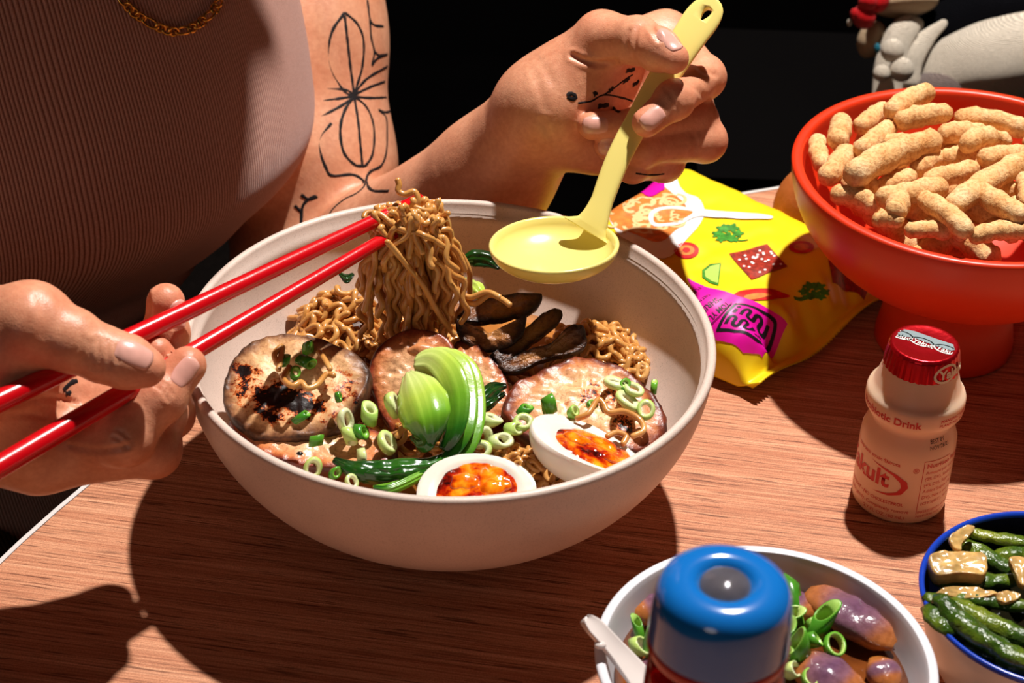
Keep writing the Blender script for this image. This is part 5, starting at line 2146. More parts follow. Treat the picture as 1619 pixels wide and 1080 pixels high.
def mushroom(outl, cpx, z, nvec, thick, lab, curl, seed):
    c0 = G(cpx[0], cpx[1], z)
    n = camvec(*nvec)
    O = [onplane(a, b, c0, n) for a, b in outl]
    ax = (Vector(O[len(O) // 2]) - Vector(O[0])).normalized()
    sdv = n.cross(ax)

    def bend(q, rel):
        s = rel.dot(sdv)
        return q + n * (curl * s * s * 60 * 1.0)
    V, Fc, tt = slab(O, thick, n, amp=0.0011, seed=seed, bend=bend, n=64, freq=170, rings=(0, 0.15, 0.3, 0.45, 0.6, 0.75, 0.88, 0.96, 1))
    o = mesh_obj('mushroom_slice', V, Fc, M_mush)
    set_attr(o, 't', [x ** 2 for x in tt])
    return tag(o, lab, 'mushroom', 'roasted mushroom slices in the cream bowl')


mushroom([(724, 492), (745, 482), (790, 474), (852, 470), (850, 486), (832, 500), (790, 512), (745, 516), (724, 506)], (785, 492), 0.062, (0.1, 0.5, 0.85), 0.004, 'dark roasted mushroom slice with a pointed tip, nearest the lifted noodles', 0.9, 1)
mushroom([(722, 505), (735, 515), (780, 530), (820, 520), (832, 498), (826, 530), (800, 552), (760, 556), (734, 542), (722, 525)], (775, 535), 0.063, (0.0, 0.1, 0.99), 0.005, 'thick curled dark mushroom piece below the pointed one', -0.5, 2)
mushroom([(772, 568), (800, 546), (840, 512), (870, 492), (884, 494), (886, 508), (862, 530), (820, 562), (790, 580)], (830, 535), 0.060, (0.2, 0.45, 0.87), 0.0045, 'long folded brown mushroom slice in the middle of the cluster', 0.7, 3)
mushroom([(785, 582), (820, 562), (870, 545), (900, 520), (922, 520), (927, 545), (910, 560), (860, 572), (820, 592), (795, 592)], (858, 556), 0.059, (0.1, 0.35, 0.93), 0.005, 'glossy dark mushroom slice lying on the wide pork slice', 0.6, 4)

# ---- eggs
M_eggw = simple('egg_white', (238, 230, 216), 0.25, spec=0.5, var=0.02, vscale=60, sss=0.2, sss_scale=0.004)
t = NT('egg_yolk')
c = t.ramp(t.noise(62, 4, 0.6), [(0.38, (52, 8, 6)), (0.45, (176, 30, 8)), (0.51, (240, 112, 8)), (0.60, (252, 176, 34))])
t.color(c)
t.bump(t.noise(120, 3), 0.6, 0.002)
t.set(rough=0.10, spec=0.6, coat=0.5)
M_yolk = t.m


def egg(cpx, z, axv, nvec, L, W, lab, yoff=0.0, depth=0.9, seed=0):
    """half egg: cut face normal n, long axis axv (camera space right, up, back)"""
    n = camvec(*nvec)
    ax = camvec(*axv)
    ax = (ax - n * ax.dot(n)).normalized()
    sd = n.cross(ax)
    c = G(cpx[0], cpx[1], z)
    eg = thing('egg_half', c - Vector((0, 0, 0.012)), lab, 'egg', 'soft boiled egg halves in the cream bowl')

    def rad(a):
        x = L / 2 * math.cos(a)
        w = W / 2 * math.sin(a) * (1 - 0.14 * math.cos(a))
        return x, w
    V, Fc = [], []
    n1, m1 = 48, 14
    yr = W * 0.40
    # dish for the yolk
    rings = []
    cy = ax * yoff
    rings.append([len(V)])
    V.append(c + cy - n * 0.0035)
    for q in (0.5, 0.85, 1.0):
        ids = []
        for i in range(n1):
            a = 2 * PI * i / n1
            ids.append(len(V))
            V.append(c + cy + (ax * math.cos(a) * 1.20 + sd * math.sin(a)) * yr * q - n * (0.0035 * (1 - q ** 4)))
        rings.append(ids)
    for q in (0.35, 0.7, 0.93):
        ids = []
        for i in range(n1):
            a = 2 * PI * i / n1
            x, w = rad(a)
            e = ax * x + sd * w
            s = cy + (ax * math.cos(a) * 1.20 + sd * math.sin(a)) * yr
            ids.append(len(V))
            V.append(c + s * (1 - q) + e * q + n * 0.0004 * mnoise.noise((s + e * q) * 300))
        rings.append(ids)
    for k in range(m1):
        b = (k / (m1 - 1)) * PI / 2 * 0.98
        ids = []
        for i in range(n1):
            a = 2 * PI * i / n1
            x, w = rad(a)
            ids.append(len(V))
            V.append(c + (ax * x + sd * w) * (math.cos(b) if k else 0.985) - n * (math.sin(b) * W / 2 * depth + (0.0006 if k else 0.0001)))
        rings.append(ids)
    rings.append([len(V)])
    V.append(c - n * (W / 2 * depth + 0.0006))
    for A, B in zip(rings, rings[1:]):
        for i in range(n1):
            j = (i + 1) % n1
            if len(A) == 1:
                Fc.append((A[0], B[i], B[j]))
            elif len(B) == 1:
                Fc.append((A[j], A[i], B[0]))
            else:
                Fc.append((A[i], B[i], B[j], A[j]))
    mesh_obj('egg_white', V, Fc, M_eggw, eg)
    rot = Matrix((ax, sd, n)).transposed()
    v, f = blob(c + cy - n * 0.0016, (yr * 1.19, yr * 0.99, 0.0028), 5, 0.10, 260, seed, rot)
    mesh_obj('yolk', v, f, M_yolk, eg)
    for k in range(3):
        a = seed * 1.7 + k * 2.1
        v, f = blob(c + cy + ax * (yr * 0.5 * math.cos(a)) + sd * (yr * 0.35 * math.sin(a)) + n * 0.0006, (yr * 0.42, yr * 0.28, 0.0016), 4, 0.3, 300, seed + k, rot)
        mesh_obj('yolk_clot', v, f, M_yolk, eg)
    return eg


egg((930, 703), 0.0635, (0.93, -0.30, 0.2), (0.34, 0.86, 0.38), 0.0455, 0.0350, 'soft egg half with its glossy white side turned up, at the right front rim', 0.003, 0.85, 2)
egg((753, 776), 0.0600, (1.0, 0.06, 0.0), (-0.05, 0.60, 0.80), 0.0440, 0.0330, 'soft egg half with jammy orange yolk, lowest at the front rim', 0.0, 0.85, 5)

# ---- bok choy
veg_stops = [(0.0, (222, 232, 152)), (0.25, (186, 212, 84)), (0.5, (120, 176, 44)), (0.72, (44, 104, 26)), (1.0, (12, 44, 16))]


def veg_extra(t, c):
    a = t.n('Attribute')
    a.attribute_name = 's'
    m = t.n('Math', operation='MULTIPLY')
    t.l(a.outputs['Fac'], m.inputs[0])
    m.inputs[1].default_value = 40.0
    s = t.n('Math', operation='SINE')
    t.l(m.outputs[0], s.inputs[0])
    k = t.ramp(s.outputs[0], [(0.0, (200, 215, 170)), (0.7, (255, 255, 255))])
    return t.mix(0.34, c, k, 'MULTIPLY')


M_bok = attr_material('bok_choy', veg_stops, 0.22, 0.55, 0.18, 60, 0.25, 180, 0.0008, veg_extra)


def petal(spine, widths, t0, t1, parent=None, cup=0.25, thick=0.0012, name='leaf_stalk', up=None, ruff=0.0, seed=0, label=None, cat=None):
    """curved ribbed stalk or leaf: spine of (px, py, z) points, widths in px"""
    S = [Vector(p) for p in spline([G(a, b, z) for a, b, z in spine], 34)]
    W = np.interp(np.linspace(0, 1, 34), np.linspace(0, 1, len(widths)), widths)
    fr = frames(S, up if up is not None else -FWD)
    V, Fc, T, SS = [], [], [], []
    m = 13
    for side in (0, 1):
        for i, p in enumerate(S):
            tt, a, b = fr[i]
            w = px2m(W[i], 0.78) / 2
            for j in range(m):
                q = -1 + 2 * j / (m - 1)
                h = -cup * w * q * q * 1.6 + 0.00025 * math.sin(q * 9.0) + (ruff * mnoise.noise((p + b * w * q) * 220 + Vector((seed, 0, 0))) if ruff else 0)
                V.append(p + b * (w * q) + a * (h - (thick * (1 - 0.7 * abs(q)) if side else 0)))
                T.append(t0 + (t1 - t0) * (i / 33) ** 1.4 + 0.08 * abs(q) * (1 if t1 > 0.5 else 0))
                SS.append(q * 0.5 + 0.5)
    N = 34 * m
    for i in range(33):
        for j in range(m - 1):
            a = i * m + j
            Fc.append((a, a + m, a + m + 1, a + 1))
            Fc.append((N + a, N + a + 1, N + a + m + 1, N + a + m))
        for j, fl in ((0, 0), (m - 1, 1)):
            a = i * m + j
            q = (a, N + a, N + a + m, a + m)
            Fc.append(tuple(reversed(q)) if fl else q)
    for i in (0, 33):
        for j in range(m - 1):
            a = i * m + j
            q = (a, a + 1, N + a + 1, N + a)
            Fc.append(q if i == 0 else tuple(reversed(q)))
    o = mesh_obj(name, V, Fc, M_bok, parent)
    set_attr(o, 't', T)
    set_attr(o, 's', SS)
    if label:
        tag(o, label, cat)
    return o


bc = G(690, 650, 0.055)
bok = thing('bok_choy', bc, 'glossy bok choy with pale green stalks and dark leaves, curled in the middle', 'vegetable')
petal([(680, 573, .0730), (708, 570, .0740), (732, 590, .0725), (742, 630, .068), (741, 672, .064), (728, 708, .060), (704, 730, .057), (676, 744, .055)], [24, 42, 46, 44, 42, 38, 28, 16], 0.06, 0.92, bok, 0.30, up=camvec(0.45, 0.15, 1))
petal([(664, 572, .0740), (692, 570, .0755), (716, 588, .0745), (726, 630, .070), (724, 676, .066), (706, 714, .060), (690, 730, .058)], [26, 48, 54, 52, 46, 32, 18], 0.06, 0.92, bok, 0.30, up=camvec(0.25, 0.15, 1))
petal([(654, 576, .0745), (676, 576, .0765), (696, 600, .0768), (708, 636, .073), (708, 676, .068), (696, 710, .061)], [30, 60, 70, 66, 52, 24], 0.03, 0.92, bok, 0.28, up=camvec(0.1, 0.15, 1))
petal([(644, 588, .0745), (650, 602, .0765), (660, 628, .0765), (669, 658, .0740), (676, 686, .0690), (680, 706, .0640)], [26, 66, 84, 78, 52, 14], 0.0, 0.95, bok, 0.30)
petal([(652, 676, .065), (668, 694, .066), (660, 700, .064), (648, 690, .062)], [14, 30, 24, 10], 0.62, 0.9, bok, 0.5, name='leaf', ruff=0.001)
petal([(712, 722, .058), (680, 738, .058), (640, 740, .0585), (600, 744, .058), (560, 742, .058), (526, 726, .0585)], [20, 32, 34, 34, 32, 10], 0.66, 0.95, bok, 0.4, name='leaf', ruff=0.0018, seed=3)
petal([(700, 730, .057), (660, 746, .0575), (620, 752, .057), (575, 750, .057), (540, 738, .057)], [18, 28, 30, 28, 10], 0.72, 1.0, bok, 0.5, name='leaf', ruff=0.002, seed=7)
petal([(690, 738, .056), (650, 760, .0565), (615, 774, .0565), (590, 772, .056)], [14, 16, 16, 10], 0.45, 0.75, bok, 0.4, seed=9)
# loose dark leaves
for sp, w, lab, t0, t1 in (
        ([(728, 414, .066), (748, 408, .067), (770, 410, .0665), (788, 424, .065)], [6, 30, 30, 6], 'dark green leaf sticking up behind the lifted noodles, right of them', 0.85, 1.0),
        ([(536, 432, .062), (548, 440, .062), (560, 432, .062)], [6, 18, 6], 'dark green leaf at the left back of the noodles', 0.85, 1.0),
        ([(600, 400, .064), (612, 416, .064), (618, 432, .063)], [8, 24, 8], 'dark green leaf seen through the lifted noodles', 0.8, 1.0),
        ([(735, 440, .060), (750, 455, .061), (765, 472, .060)], [10, 30, 14], 'pale green stalk beside the top mushroom', 0.15, 0.35),
        ([(668, 512, .058), (686, 508, .059), (706, 518, .058)], [10, 26, 10], 'bright green stalk below the lifted noodles', 0.3, 0.4),
        ([(748, 640, .060), (765, 628, .062), (785, 612, .062), (802, 608, .061)], [8, 26, 24, 8], 'crumpled dark green leaf beside the wide pork slice', 0.85, 1.0),
        ([(750, 650, .059), (772, 640, .060), (798, 622, .060)], [8, 20, 8], 'small dark leaf under the crumpled one beside the wide pork slice', 0.8, 1.0),
        ([(590, 772, .054), (625, 768, .055), (662, 756, .055)], [8, 14, 10], 'thin olive stalk along the front rim beside the lower egg', 0.45, 0.6)):
    petal(sp, w, t0, t1, None, 0.3, name='green_leaf', ruff=0.0016, label=lab, cat='leaf', seed=len(lab))

# ---- scallions
M_scal = attr_material('scallion', [(0.0, (232, 236, 190)), (0.35, (196, 220, 120)), (0.65, (110, 178, 50)), (1.0, (40, 116, 26))], 0.25, 0.5, 0.2, 200, 0.2, 300, 0.0004)


def scallion(c, r, ln, axis, t, lab, grp, oblique=0.4, wall=0.46, seed=0, sq=1.0):
    """short hollow cut of scallion"""
    ax = Vector(axis).normalized()
    a = ax.orthogonal().normalized()
    b = ax.cross(a)
    rs_ = random.Random(seed)
    tw = rs_.uniform(0, 6.28)
    a, b = a * math.cos(tw) + b * math.sin(tw), b * math.cos(tw) - a * math.sin(tw)
    n = 20
    V, Fc, T = [], [], []
    prof = [(1, -0.5), (1.03, 0.0), (1, 0.5), (1 - wall, 0.5), (1 - wall * 1.05, 0.0), (1 - wall, -0.5)]
    for q, h in prof:
        for i in range(n):
            an = 2 * PI * i / n
            wob = 1 + 0.08 * math.sin(2 * an + seed)
            V.append(Vector(c) + (a * math.cos(an) + b * math.sin(an) * sq) * (r * q * wob) + ax * (h * ln + oblique * r * math.cos(an)))
            T.append(t if q > 0.9 else t - 0.35)
    m = len(prof)
    for k in range(m):
        for i in range(n):
            j = (i + 1) % n
            k2 = (k + 1) % m
            Fc.append((k * n + i, k * n + j, k2 * n + j, k2 * n + i))
    o = mesh_obj('scallion_piece', V, Fc, M_scal)
    set_attr(o, 't', T)
    return tag(o, lab, 'scallion', grp)


SC = [  # px, py, z, radius px, length px, axis (camera r,u,b), tone, oblique, note
    (484, 572, .073, 8, 20, (0.9, -0.4, 0.3), 0.95, 0.5, 'upper dark green scallion cut on the charred slice'),
    (487, 550, .073, 9, 16, (0.8, 0.3, 0.5), 0.9, 0.6, 'topmost green scallion cut on the charred slice'),
    (450, 570, .073, 7, 14, (0.2, 0.9, 0.4), 0.9, 0.3, 'green scallion bit beside the noodle loop on the charred slice'),
    (467, 590, .072, 8, 10, (0.3, 0.5, 0.8), 0.85, 0.3, 'round green scallion bit in the middle of the charred slice'),
    (535, 628, .069, 7, 8, (0.8, 0.2, 0.5), 0.95, 0.3, 'tiny dark green scallion bit at the right of the charred slice'),
    (476, 660, .068, 6, 22, (0.8, 0.55, 0.2), 0.95, 0.4, 'dark green scallion strip near the lower edge of the charred slice'),
    (500, 697, .060, 9, 16, (0.15, 1.0, 0.15), 0.85, 0.3, 'upright hollow scallion cut on the lower pale slice'),
    (546, 665, .062, 14, 12, (0.5, 0.45, 0.7), 0.12, 0.7, 'pale white scallion cut right of the charred slice'),
    (584, 654, .064, 12, 20, (0.1, 0.95, 0.3), 0.5, 0.5, 'upright oval scallion cut left of the bok choy'),
    (622, 641, .066, 18, 14, (0.6, 0.3, 0.7), 0.35, 0.6, 'broad pale green scallion cut at the left of the bok choy bulb'),
    (571, 683, .060, 10, 14, (0.9, -0.1, 0.4), 0.95, 0.4, 'dark green scallion ring beside the pale cut'),
    (552, 690, .059, 8, 22, (0.4, -0.9, 0.1), 0.4, 0.5, 'thin pale scallion strip leaning below the pale cut'),
    (612, 700, .059, 17, 12, (0.4, 0.5, 0.75), 0.4, 0.5, 'split scallion cut with pale rings left of the leaves'),
    (572, 722, .057, 12, 14, (0.8, 0.2, 0.5), 0.25, 0.6, 'pale scallion chip over the leaves at the front'),
    (494, 741, .056, 13, 14, (0.3, 0.3, 0.9), 0.45, 0.4, 'ringed scallion slice at the left front rim'),
    (530, 748, .0555, 8, 10, (0.6, 0.2, 0.7), 0.9, 0.3, 'little curled green scallion ring at the front rim'),
    (556, 762, .055, 10, 10, (0.3, 0.3, 0.9), 0.3, 0.3, 'pale ring of scallion at the front rim, right of the ringed slice'),
    (775, 664, .059, 13, 16, (0.8, 0.5, 0.3), 0.22, 0.6, 'pale green scallion chip right of the bok choy'),
    (763, 692, .0575, 13, 13, (0.7, 0.4, 0.6), 0.15, 0.5, 'pale chunk of scallion above the lower egg'),
    (792, 697, .0575, 12, 15, (0.9, 0.3, 0.4), 0.2, 0.6, 'pale scallion chunk left of the right egg'),
    (757, 713, .056, 15, 10, (0.3, 0.4, 0.85), 0.4, 0.4, 'oval scallion slice with green centre above the lower egg'),
    (868, 641, .064, 13, 20, (0.8, 0.5, 0.2), 0.85, 0.4, 'dark green scallion tube on the wide slice above the right egg'),
    (830, 648, .062, 8, 14, (0.6, 0.7, 0.2), 0.95, 0.5, 'small dark scallion curl at the left of the wide slice'),
    (826, 668, .060, 12, 12, (0.5, 0.5, 0.7), 0.4, 0.5, 'split green scallion at the tip of the right egg'),
    (812, 678, .059, 9, 18, (0.9, 0.1, 0.4), 0.4, 0.4, 'thin green scallion strip left of the right egg'),
    (906, 652, .064, 9, 13, (0.5, 0.5, 0.7), 0.6, 0.4, 'green scallion ring in the middle of the wide slice'),
    (936, 640, .064, 7, 10, (0.4, 0.4, 0.8), 0.8, 0.2, 'small round scallion bit on the wide slice'),
    (972, 606, .063, 17, 10, (0.3, 0.6, 0.7), 0.22, 0.6, 'white-ringed scallion slice at the upper right of the wide slice'),
    (988, 608, .065, 8, 7, (0.2, 0.5, 0.85), 0.85, 0.2, 'bright green scallion ring on the white-ringed slices'),
    (1002, 616, .063, 14, 9, (0.2, 0.5, 0.85), 0.3, 0.4, 'pale scallion slice beside the bright ring on the wide slice'),
    (992, 634, .062, 18, 10, (0.3, 0.5, 0.8), 0.3, 0.5, 'larger pale scallion slice below the bright ring'),
    (1021, 648, .061, 13, 8, (0.2, 0.5, 0.85), 0.45, 0.3, 'round scallion slice at the right edge of the wide slice'),
    (1034, 612, .054, 5, 18, (0.1, 1.0, 0.1), 0.7, 0.5, 'thin scallion blade standing at the right bowl wall'),
]
gS = 'chopped scallions on the noodle bowl'
for k, (x, y, z, r, l, ax, tone, ob, lab) in enumerate(SC):
    scallion(G(x, y, z), px2m(r * 1.12, 0.78), px2m(l * 1.05, 0.78), camvec(*ax), tone, lab, gS, ob, seed=k)
# noodles lying on top of the slices
for pxs, lab in (([(438, 575, .0735), (434, 560, .0755), (446, 548, .076), (444, 565, .0745), (440, 585, .0735)], 'small noodle loop on the charred slice'),
                 ([(458, 580, .0735), (448, 598, .073), (462, 610, .073), (476, 604, .073), (486, 614, .072), (502, 608, .072), (516, 592, .072), (528, 594, .072)], 'wavy noodle lying across the charred slice'),
                 ([(504, 556, .0735), (514, 570, .0735), (522, 584, .073)], 'short dark noodle bit on the charred slice'),
                 ([(912, 662, .064), (930, 654, .066), (945, 632, .067), (955, 640, .066), (962, 652, .065), (985, 650, .064), (1010, 662, .062), (1018, 680, .061), (1000, 690, .060)], 'wavy noodle lying across the wide right-hand slice'),
                 ([(960, 690, .062), (975, 684, .062), (990, 690, .061), (985, 702, .060)], 'short noodle hook right of the egg on the wide slice'),
                 ([(628, 690, .062), (640, 676, .064), (655, 680, .064), (660, 696, .062)], 'noodle loop below the pale scallion beside the bok choy')):
    noodle(spline([G(*q) for q in pxs], 34), 0.0012, lab, 'stray noodles on the slices')
for x, y, z in ((474, 717, .0590), (478, 745, .056)):
    v, f = blob(G(x, y, z), (0.0013, 0.0010, 0.0007), 2)
    tag(mesh_obj('sesame_seed', v, f, simple('black_sesame', (14, 12, 12), 0.3)), 'tiny black sesame seed on the pale slice at the left front' if y < 730 else 'tiny black sesame seed beside the scallion at the left front rim', 'seed')

# ================================================================== stew bowl
t = NT('stew_sauce')
t.color(t.ramp(t.noise(60, 3), [(0.3, (70, 30, 12)), (0.7, (128, 68, 28))]))
t.bump(t.noise(140, 3), 0.35, 0.0014)
t.set(rough=0.06, spec=0.6, coat=0.4)
zs = 0.0385
v, f = lathe([(0, zs - 0.012), (0.040, zs - 0.012), (0.0500, zs), (0.046, zs - 0.0006), (0, zs - 0.0004)], 72, SB)
tag(mesh_obj('stew_sauce', v, f, t.m), 'glossy brown sauce filling the white stew bowl', 'sauce', kind='stuff')


def egg_extra(t, c):
    return t.mix(0.25, c, t.ramp(t.noise(420, 3), [(0.36, (120, 70, 50)), (0.55, (255, 255, 255))]), 'MULTIPLY')


M_aub = attr_material('eggplant', [(0.0, (196, 118, 52)), (0.35, (176, 104, 62)), (0.55, (136, 92, 104)), (1.0, (92, 62, 98))], 0.16, 0.55, 0.35, 60, 0.4, 160, 0.0012, egg_extra)
for k, (a, b, rpx, z, lab) in enumerate((
        ((1292, 945), (1405, 1010), 36, .0445, 'large purple-skinned eggplant wedge along the right wall of the stew bowl'),
        ((1236, 945), (1278, 968), 26, .0440, 'orange-brown eggplant piece behind the blue cap, right side'),
        ((1012, 965), (1050, 962), 34, .0440, 'mauve eggplant chunk left of the blue cap'),
        ((1275, 1055), (1345, 1092), 40, .0445, 'large eggplant round at the front of the stew bowl'),
        ((1050, 1045), (1020, 1075), 28, .0420, 'brown eggplant piece behind the soup spoon'),
        ((1390, 1050), (1405, 1080), 26, .0430, 'eggplant end piece at the right front of the stew bowl'))):
    A, B = G(a[0], a[1], z), G(b[0], b[1], z - 0.001)
    r = px2m(rpx, 0.68) * 1.12
    pts = [A + (B - A) * q for q in np.linspace(0, 1, 14)]
    V, Fc = tube(pts, [r * (0.55 + 0.45 * math.sin(PI * (0.15 + 0.7 * i / 13))) for i in range(14)], 22, flat=0.62)
    V = [p + Vector((0, 0, 1)) * (0.0014 * mnoise.noise(p * 160 + Vector((k, 0, 0)))) for p in V]
    V = [p if (p - SB).xy.length < 0.0495 else Vector((SB.x + (p - SB).x * 0.0495 / (p - SB).xy.length, SB.y + (p - SB).y * 0.0495 / (p - SB).xy.length, p.z)) for p in V]
    o = mesh_obj('eggplant_piece', V, Fc, M_aub)
    ends = (A + B) / 2
    set_attr(o, 't', [min(1, max(0, 0.62 - 0.9 * abs(((p - ends).dot((B - A).normalized())) / max((B - A).length, 1e-4)) + 160 * (p.z - z) * 0.3)) for p in V])
    tag(o, lab, 'eggplant', 'eggplant pieces in the stew bowl')
SC2 = [
    (1255, 950, .0475, 22, 26, (0.7, -0.5, 0.5), 0.9, 'dark green scallion tube right of the blue cap, farthest back'),
    (1285, 992, .0480, 11, 12, (0.4, 0.4, 0.8), 0.6, 'small scallion ring between the eggplant pieces'),
    (1299, 985, .0500, 15, 40, (0.35, 0.85, 0.3), 0.85, 'tall pointed scallion cut leaning on the eggplant'),
    (1319, 1020, .0480, 17, 14, (0.3, 0.35, 0.88), 0.75, 'open scallion ring in the middle of the stew'),
    (1262, 1030, .0490, 16, 34, (-0.25, 0.85, 0.4), 0.8, 'long ribbed scallion cut in front of the tall one'),
    (1240, 1000, .0480, 11, 26, (0.5, 0.8, 0.2), 0.85, 'narrow scallion cut beside the blue cap, right'),
    (1236, 1038, .0470, 11, 20, (0.5, 0.6, 0.5), 0.8, 'curled scallion cut low beside the blue cap, right'),
    (1228, 1066, .0460, 12, 10, (0.3, 0.5, 0.8), 0.65, 'light scallion bit at the front beside the blue cap'),
    (1280, 1072, .0470, 13, 12, (0.3, 0.4, 0.85), 0.6, 'scallion ring at the front edge of the stew'),
    (1009, 995, .0470, 8, 26, (-0.2, 0.95, 0.2), 0.85, 'thin upright scallion cut left of the blue cap'),
    (1030, 1020, .0470, 12, 28, (0.25, 0.9, 0.3), 0.8, 'bright scallion cut touching the blue cap, left'),
    (1012, 1022, .0460, 14, 14, (0.7, 0.3, 0.6), 0.4, 'pale scallion cut above the soup spoon'),
    (1246, 975, .0480, 13, 22, (0.6, 0.6, 0.4), 0.7, 'short scallion cut between the blue cap and the tall pointed one'),
    (1285, 1012, .0485, 10, 16, (0.8, 0.3, 0.5), 0.85, 'small bright scallion bit left of the open ring'),
    (1252, 1060, .0475, 14, 16, (0.6, 0.4, 0.7), 0.3, 'pale scallion chip at the front beside the large eggplant round'),
]
for k, (x, y, z, r, l, ax, tone, lab) in enumerate(SC2):
    scallion(G(x, y, z), px2m(r * 1.3, 0.68), px2m(l * 1.25, 0.68), camvec(*ax), tone, lab, 'chopped scallions on the stew', 0.9 if l > 20 else 0.4, 0.22, seed=50 + k, sq=0.8)

# soup spoon leaning in the stew bowl
M_cer = simple('white_ceramic', (226, 214, 208), 0.2, spec=0.5)
spn = thing('soup_spoon', G(1010, 1060, 0.045), 'white ceramic soup spoon leaning over the left rim of the stew bowl', 'spoon')
S = spline([G(921, 980, 0.0600), G(945, 1004, 0.0560), G(980, 1043, 0.0490), G(1015, 1085, 0.0435), G(1040, 1115, 0.0420)], 30)
W = np.interp(np.linspace(0, 1, 30), [0, 0.04, 0.15, 0.4, 0.7, 1], [5, 11, 17, 19, 26, 36])
fr = frames([Vector(p) for p in S], (0, 0, 1))
V, Fc = [], []
m = 16
for i, p in enumerate(S):
    tt, a, b = fr[i]
    w = px2m(W[i], 0.69)
    for k in range(m):
        an = 2 * PI * k / m
        x, y = math.cos(an), math.sin(an)
        V.append(Vector(p) + b * (w * math.copysign(abs(x) ** 0.7, x)) + a * (y * 0.0017 + 0.0022 * x * x))
for i in range(29):
    for k in range(m):
        j = (k + 1) % m
        Fc.append((i * m + k, i * m + j, (i + 1) * m + j, (i + 1) * m + k))
Fc += [tuple(reversed(range(m))), tuple(range(29 * m, 30 * m))]
mesh_obj('spoon_handle', V, Fc, M_cer, spn)
v, f = blob(G(949, 1020, 0.0555), (0.0020, 0.0016, 0.0012), 3)
mesh_obj('handle_knob', v, f, M_cer, spn)
q = Vector(S[-1])
v, f = lathe([(0, -0.004), (0.007, -0.003), (0.010, 0.001), (0.0105, 0.003), (0.0098, 0.003), (0.0065, -0.0015), (0, -0.0025)], 32, q + Vector((0.004, -0.006, 0)))
mesh_obj('spoon_bowl', v, f, M_cer, spn)

# ================================================================== green peppers in the blue bowl
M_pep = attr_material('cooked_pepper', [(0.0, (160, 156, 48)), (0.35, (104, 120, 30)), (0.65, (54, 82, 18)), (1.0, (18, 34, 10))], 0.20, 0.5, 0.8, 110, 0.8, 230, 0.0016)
M_onion = simple('cooked_onion', (200, 158, 96), 0.18, spec=0.45, var=0.3, vscale=90, bump=0.3, bscale=150, bdist=0.001, sss=0.2, sss_scale=0.003)
PEP = [([(1538, 843), (1570, 850), (1619, 858), (1660, 868)], 14, .0475, 'straight bright green pepper along the back of the blue bowl'),
       ([(1525, 862), (1560, 880), (1600, 905)], 18, .0450, 'green pepper half under the onion pieces'),
       ([(1480, 915), (1520, 912), (1560, 920), (1600, 918)], 18, .0450, 'wrinkled olive pepper below the big onion piece'),
       ([(1465, 950), (1500, 948), (1560, 950), (1640, 962)], 17, .0490, 'long green pepper lying across the middle'),
       ([(1505, 955), (1550, 978), (1600, 1000), (1660, 1022)], 20, .0500, 'wrinkled green pepper in the middle of the pile'),
       ([(1488, 950), (1510, 975), (1550, 1005), (1590, 1030), (1650, 1055)], 21, .0520, 'thick dark green pepper slanting to the front right'),
       ([(1470, 968), (1485, 985), (1500, 1000)], 24, .0490, 'blunt pepper tip at the left rim of the blue bowl'),
       ([(1530, 1020), (1560, 1035), (1580, 1040)], 16, .0440, 'small pepper stub at the bottom of the blue bowl'),
       ([(1580, 1050), (1610, 1058), (1660, 1060)], 18, .0460, 'pepper end at the front edge of the blue bowl'),
       ([(1580, 880), (1619, 878), (1660, 885)], 20, .0450, 'rounded green pepper at the right of the onion piece'),
       ([(1500, 1000), (1540, 1015), (1600, 1040)], 18, .0430, 'dark pepper lying under the slanting one')]
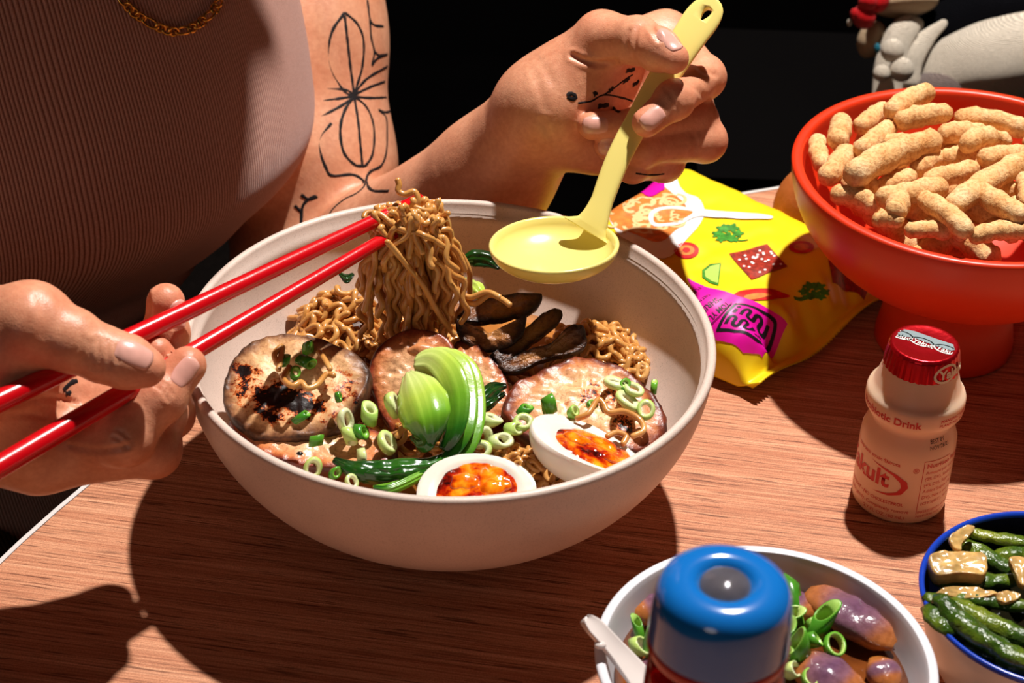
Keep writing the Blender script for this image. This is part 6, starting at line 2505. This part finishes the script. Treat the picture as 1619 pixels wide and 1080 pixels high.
for k, (pl, rpx, z, lab) in enumerate(PEP):
    S = [Vector(p) for p in spline([G(x, y, z) for x, y in pl], 22)]
    r = px2m(rpx, 0.73) * 0.9
    V, Fc = tube(S, [r * (0.62 + 0.38 * math.sin(PI * min(1, 0.15 + 0.8 * i / 21)) ** 0.6) for i in range(22)], 18, flat=0.75)
    V = [p + (p - S[min(21, max(0, i // 18 - 1))]) * (0.26 * mnoise.noise(p * 210 + Vector((k, 2, 0))) + 0.20 * mnoise.noise(p * 460)) for i, p in enumerate(V)]
    lim = 0.0425
    V = [p if ((p - GB).xy.length < lim or p.z > 0.0495) else Vector((GB.x + (p - GB).x * lim / (p - GB).xy.length, GB.y + (p - GB).y * lim / (p - GB).xy.length, p.z)) for p in V]
    o = mesh_obj('green_pepper', V, Fc, M_pep)
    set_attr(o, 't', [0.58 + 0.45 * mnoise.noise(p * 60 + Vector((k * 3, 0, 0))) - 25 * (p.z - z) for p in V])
    tag(o, lab, 'pepper', 'cooked green peppers in the blue bowl')
for k, (outl, z, th, lab) in enumerate((
        ([(1470, 878), (1490, 868), (1520, 872), (1555, 872), (1562, 890), (1555, 908), (1520, 906), (1485, 908), (1472, 895)], .0530, 0.006, 'thick translucent onion wedge at the back left of the blue bowl'),
        ([(1508, 866), (1500, 852), (1518, 836), (1538, 830), (1540, 838), (1522, 856), (1520, 868)], .0530, 0.002, 'thin curled onion strip standing above the onion wedge'),
        ([(1596, 880), (1619, 880), (1640, 900), (1619, 925), (1605, 905)], .0520, 0.003, 'pale onion triangle at the right edge of the frame'),
        ([(1480, 940), (1510, 926), (1550, 928), (1578, 936), (1550, 944), (1510, 944)], .0520, 0.003, 'orange onion strip across the peppers'),
        ([(1576, 938), (1600, 934), (1615, 940), (1600, 950), (1582, 950)], .0525, 0.003, 'short amber onion bit right of the orange strip'))):
    n = camvec(0, 0.7, 0.7)
    c0 = G(*np.mean(np.array(outl), 0), z)
    V, Fc, tt = slab([onplane(a, b, c0, n) - n * th / 2 for a, b in outl], th, n, amp=0.0008, n=40, seed=k + 30, freq=160)
    tag(mesh_obj('onion_piece', V, Fc, M_onion), lab, 'onion', 'cooked onion pieces in the blue bowl')
v, f = lathe([(0, 0.034), (0.034, 0.034), (0.0395, 0.0375), (0, 0.0372)], 56, GB)
tag(mesh_obj('pepper_juice', v, f, simple('dark_juice', (24, 22, 12), 0.08, spec=0.6)), 'thin dark cooking juice under the peppers of the blue bowl', 'juice', kind='stuff')
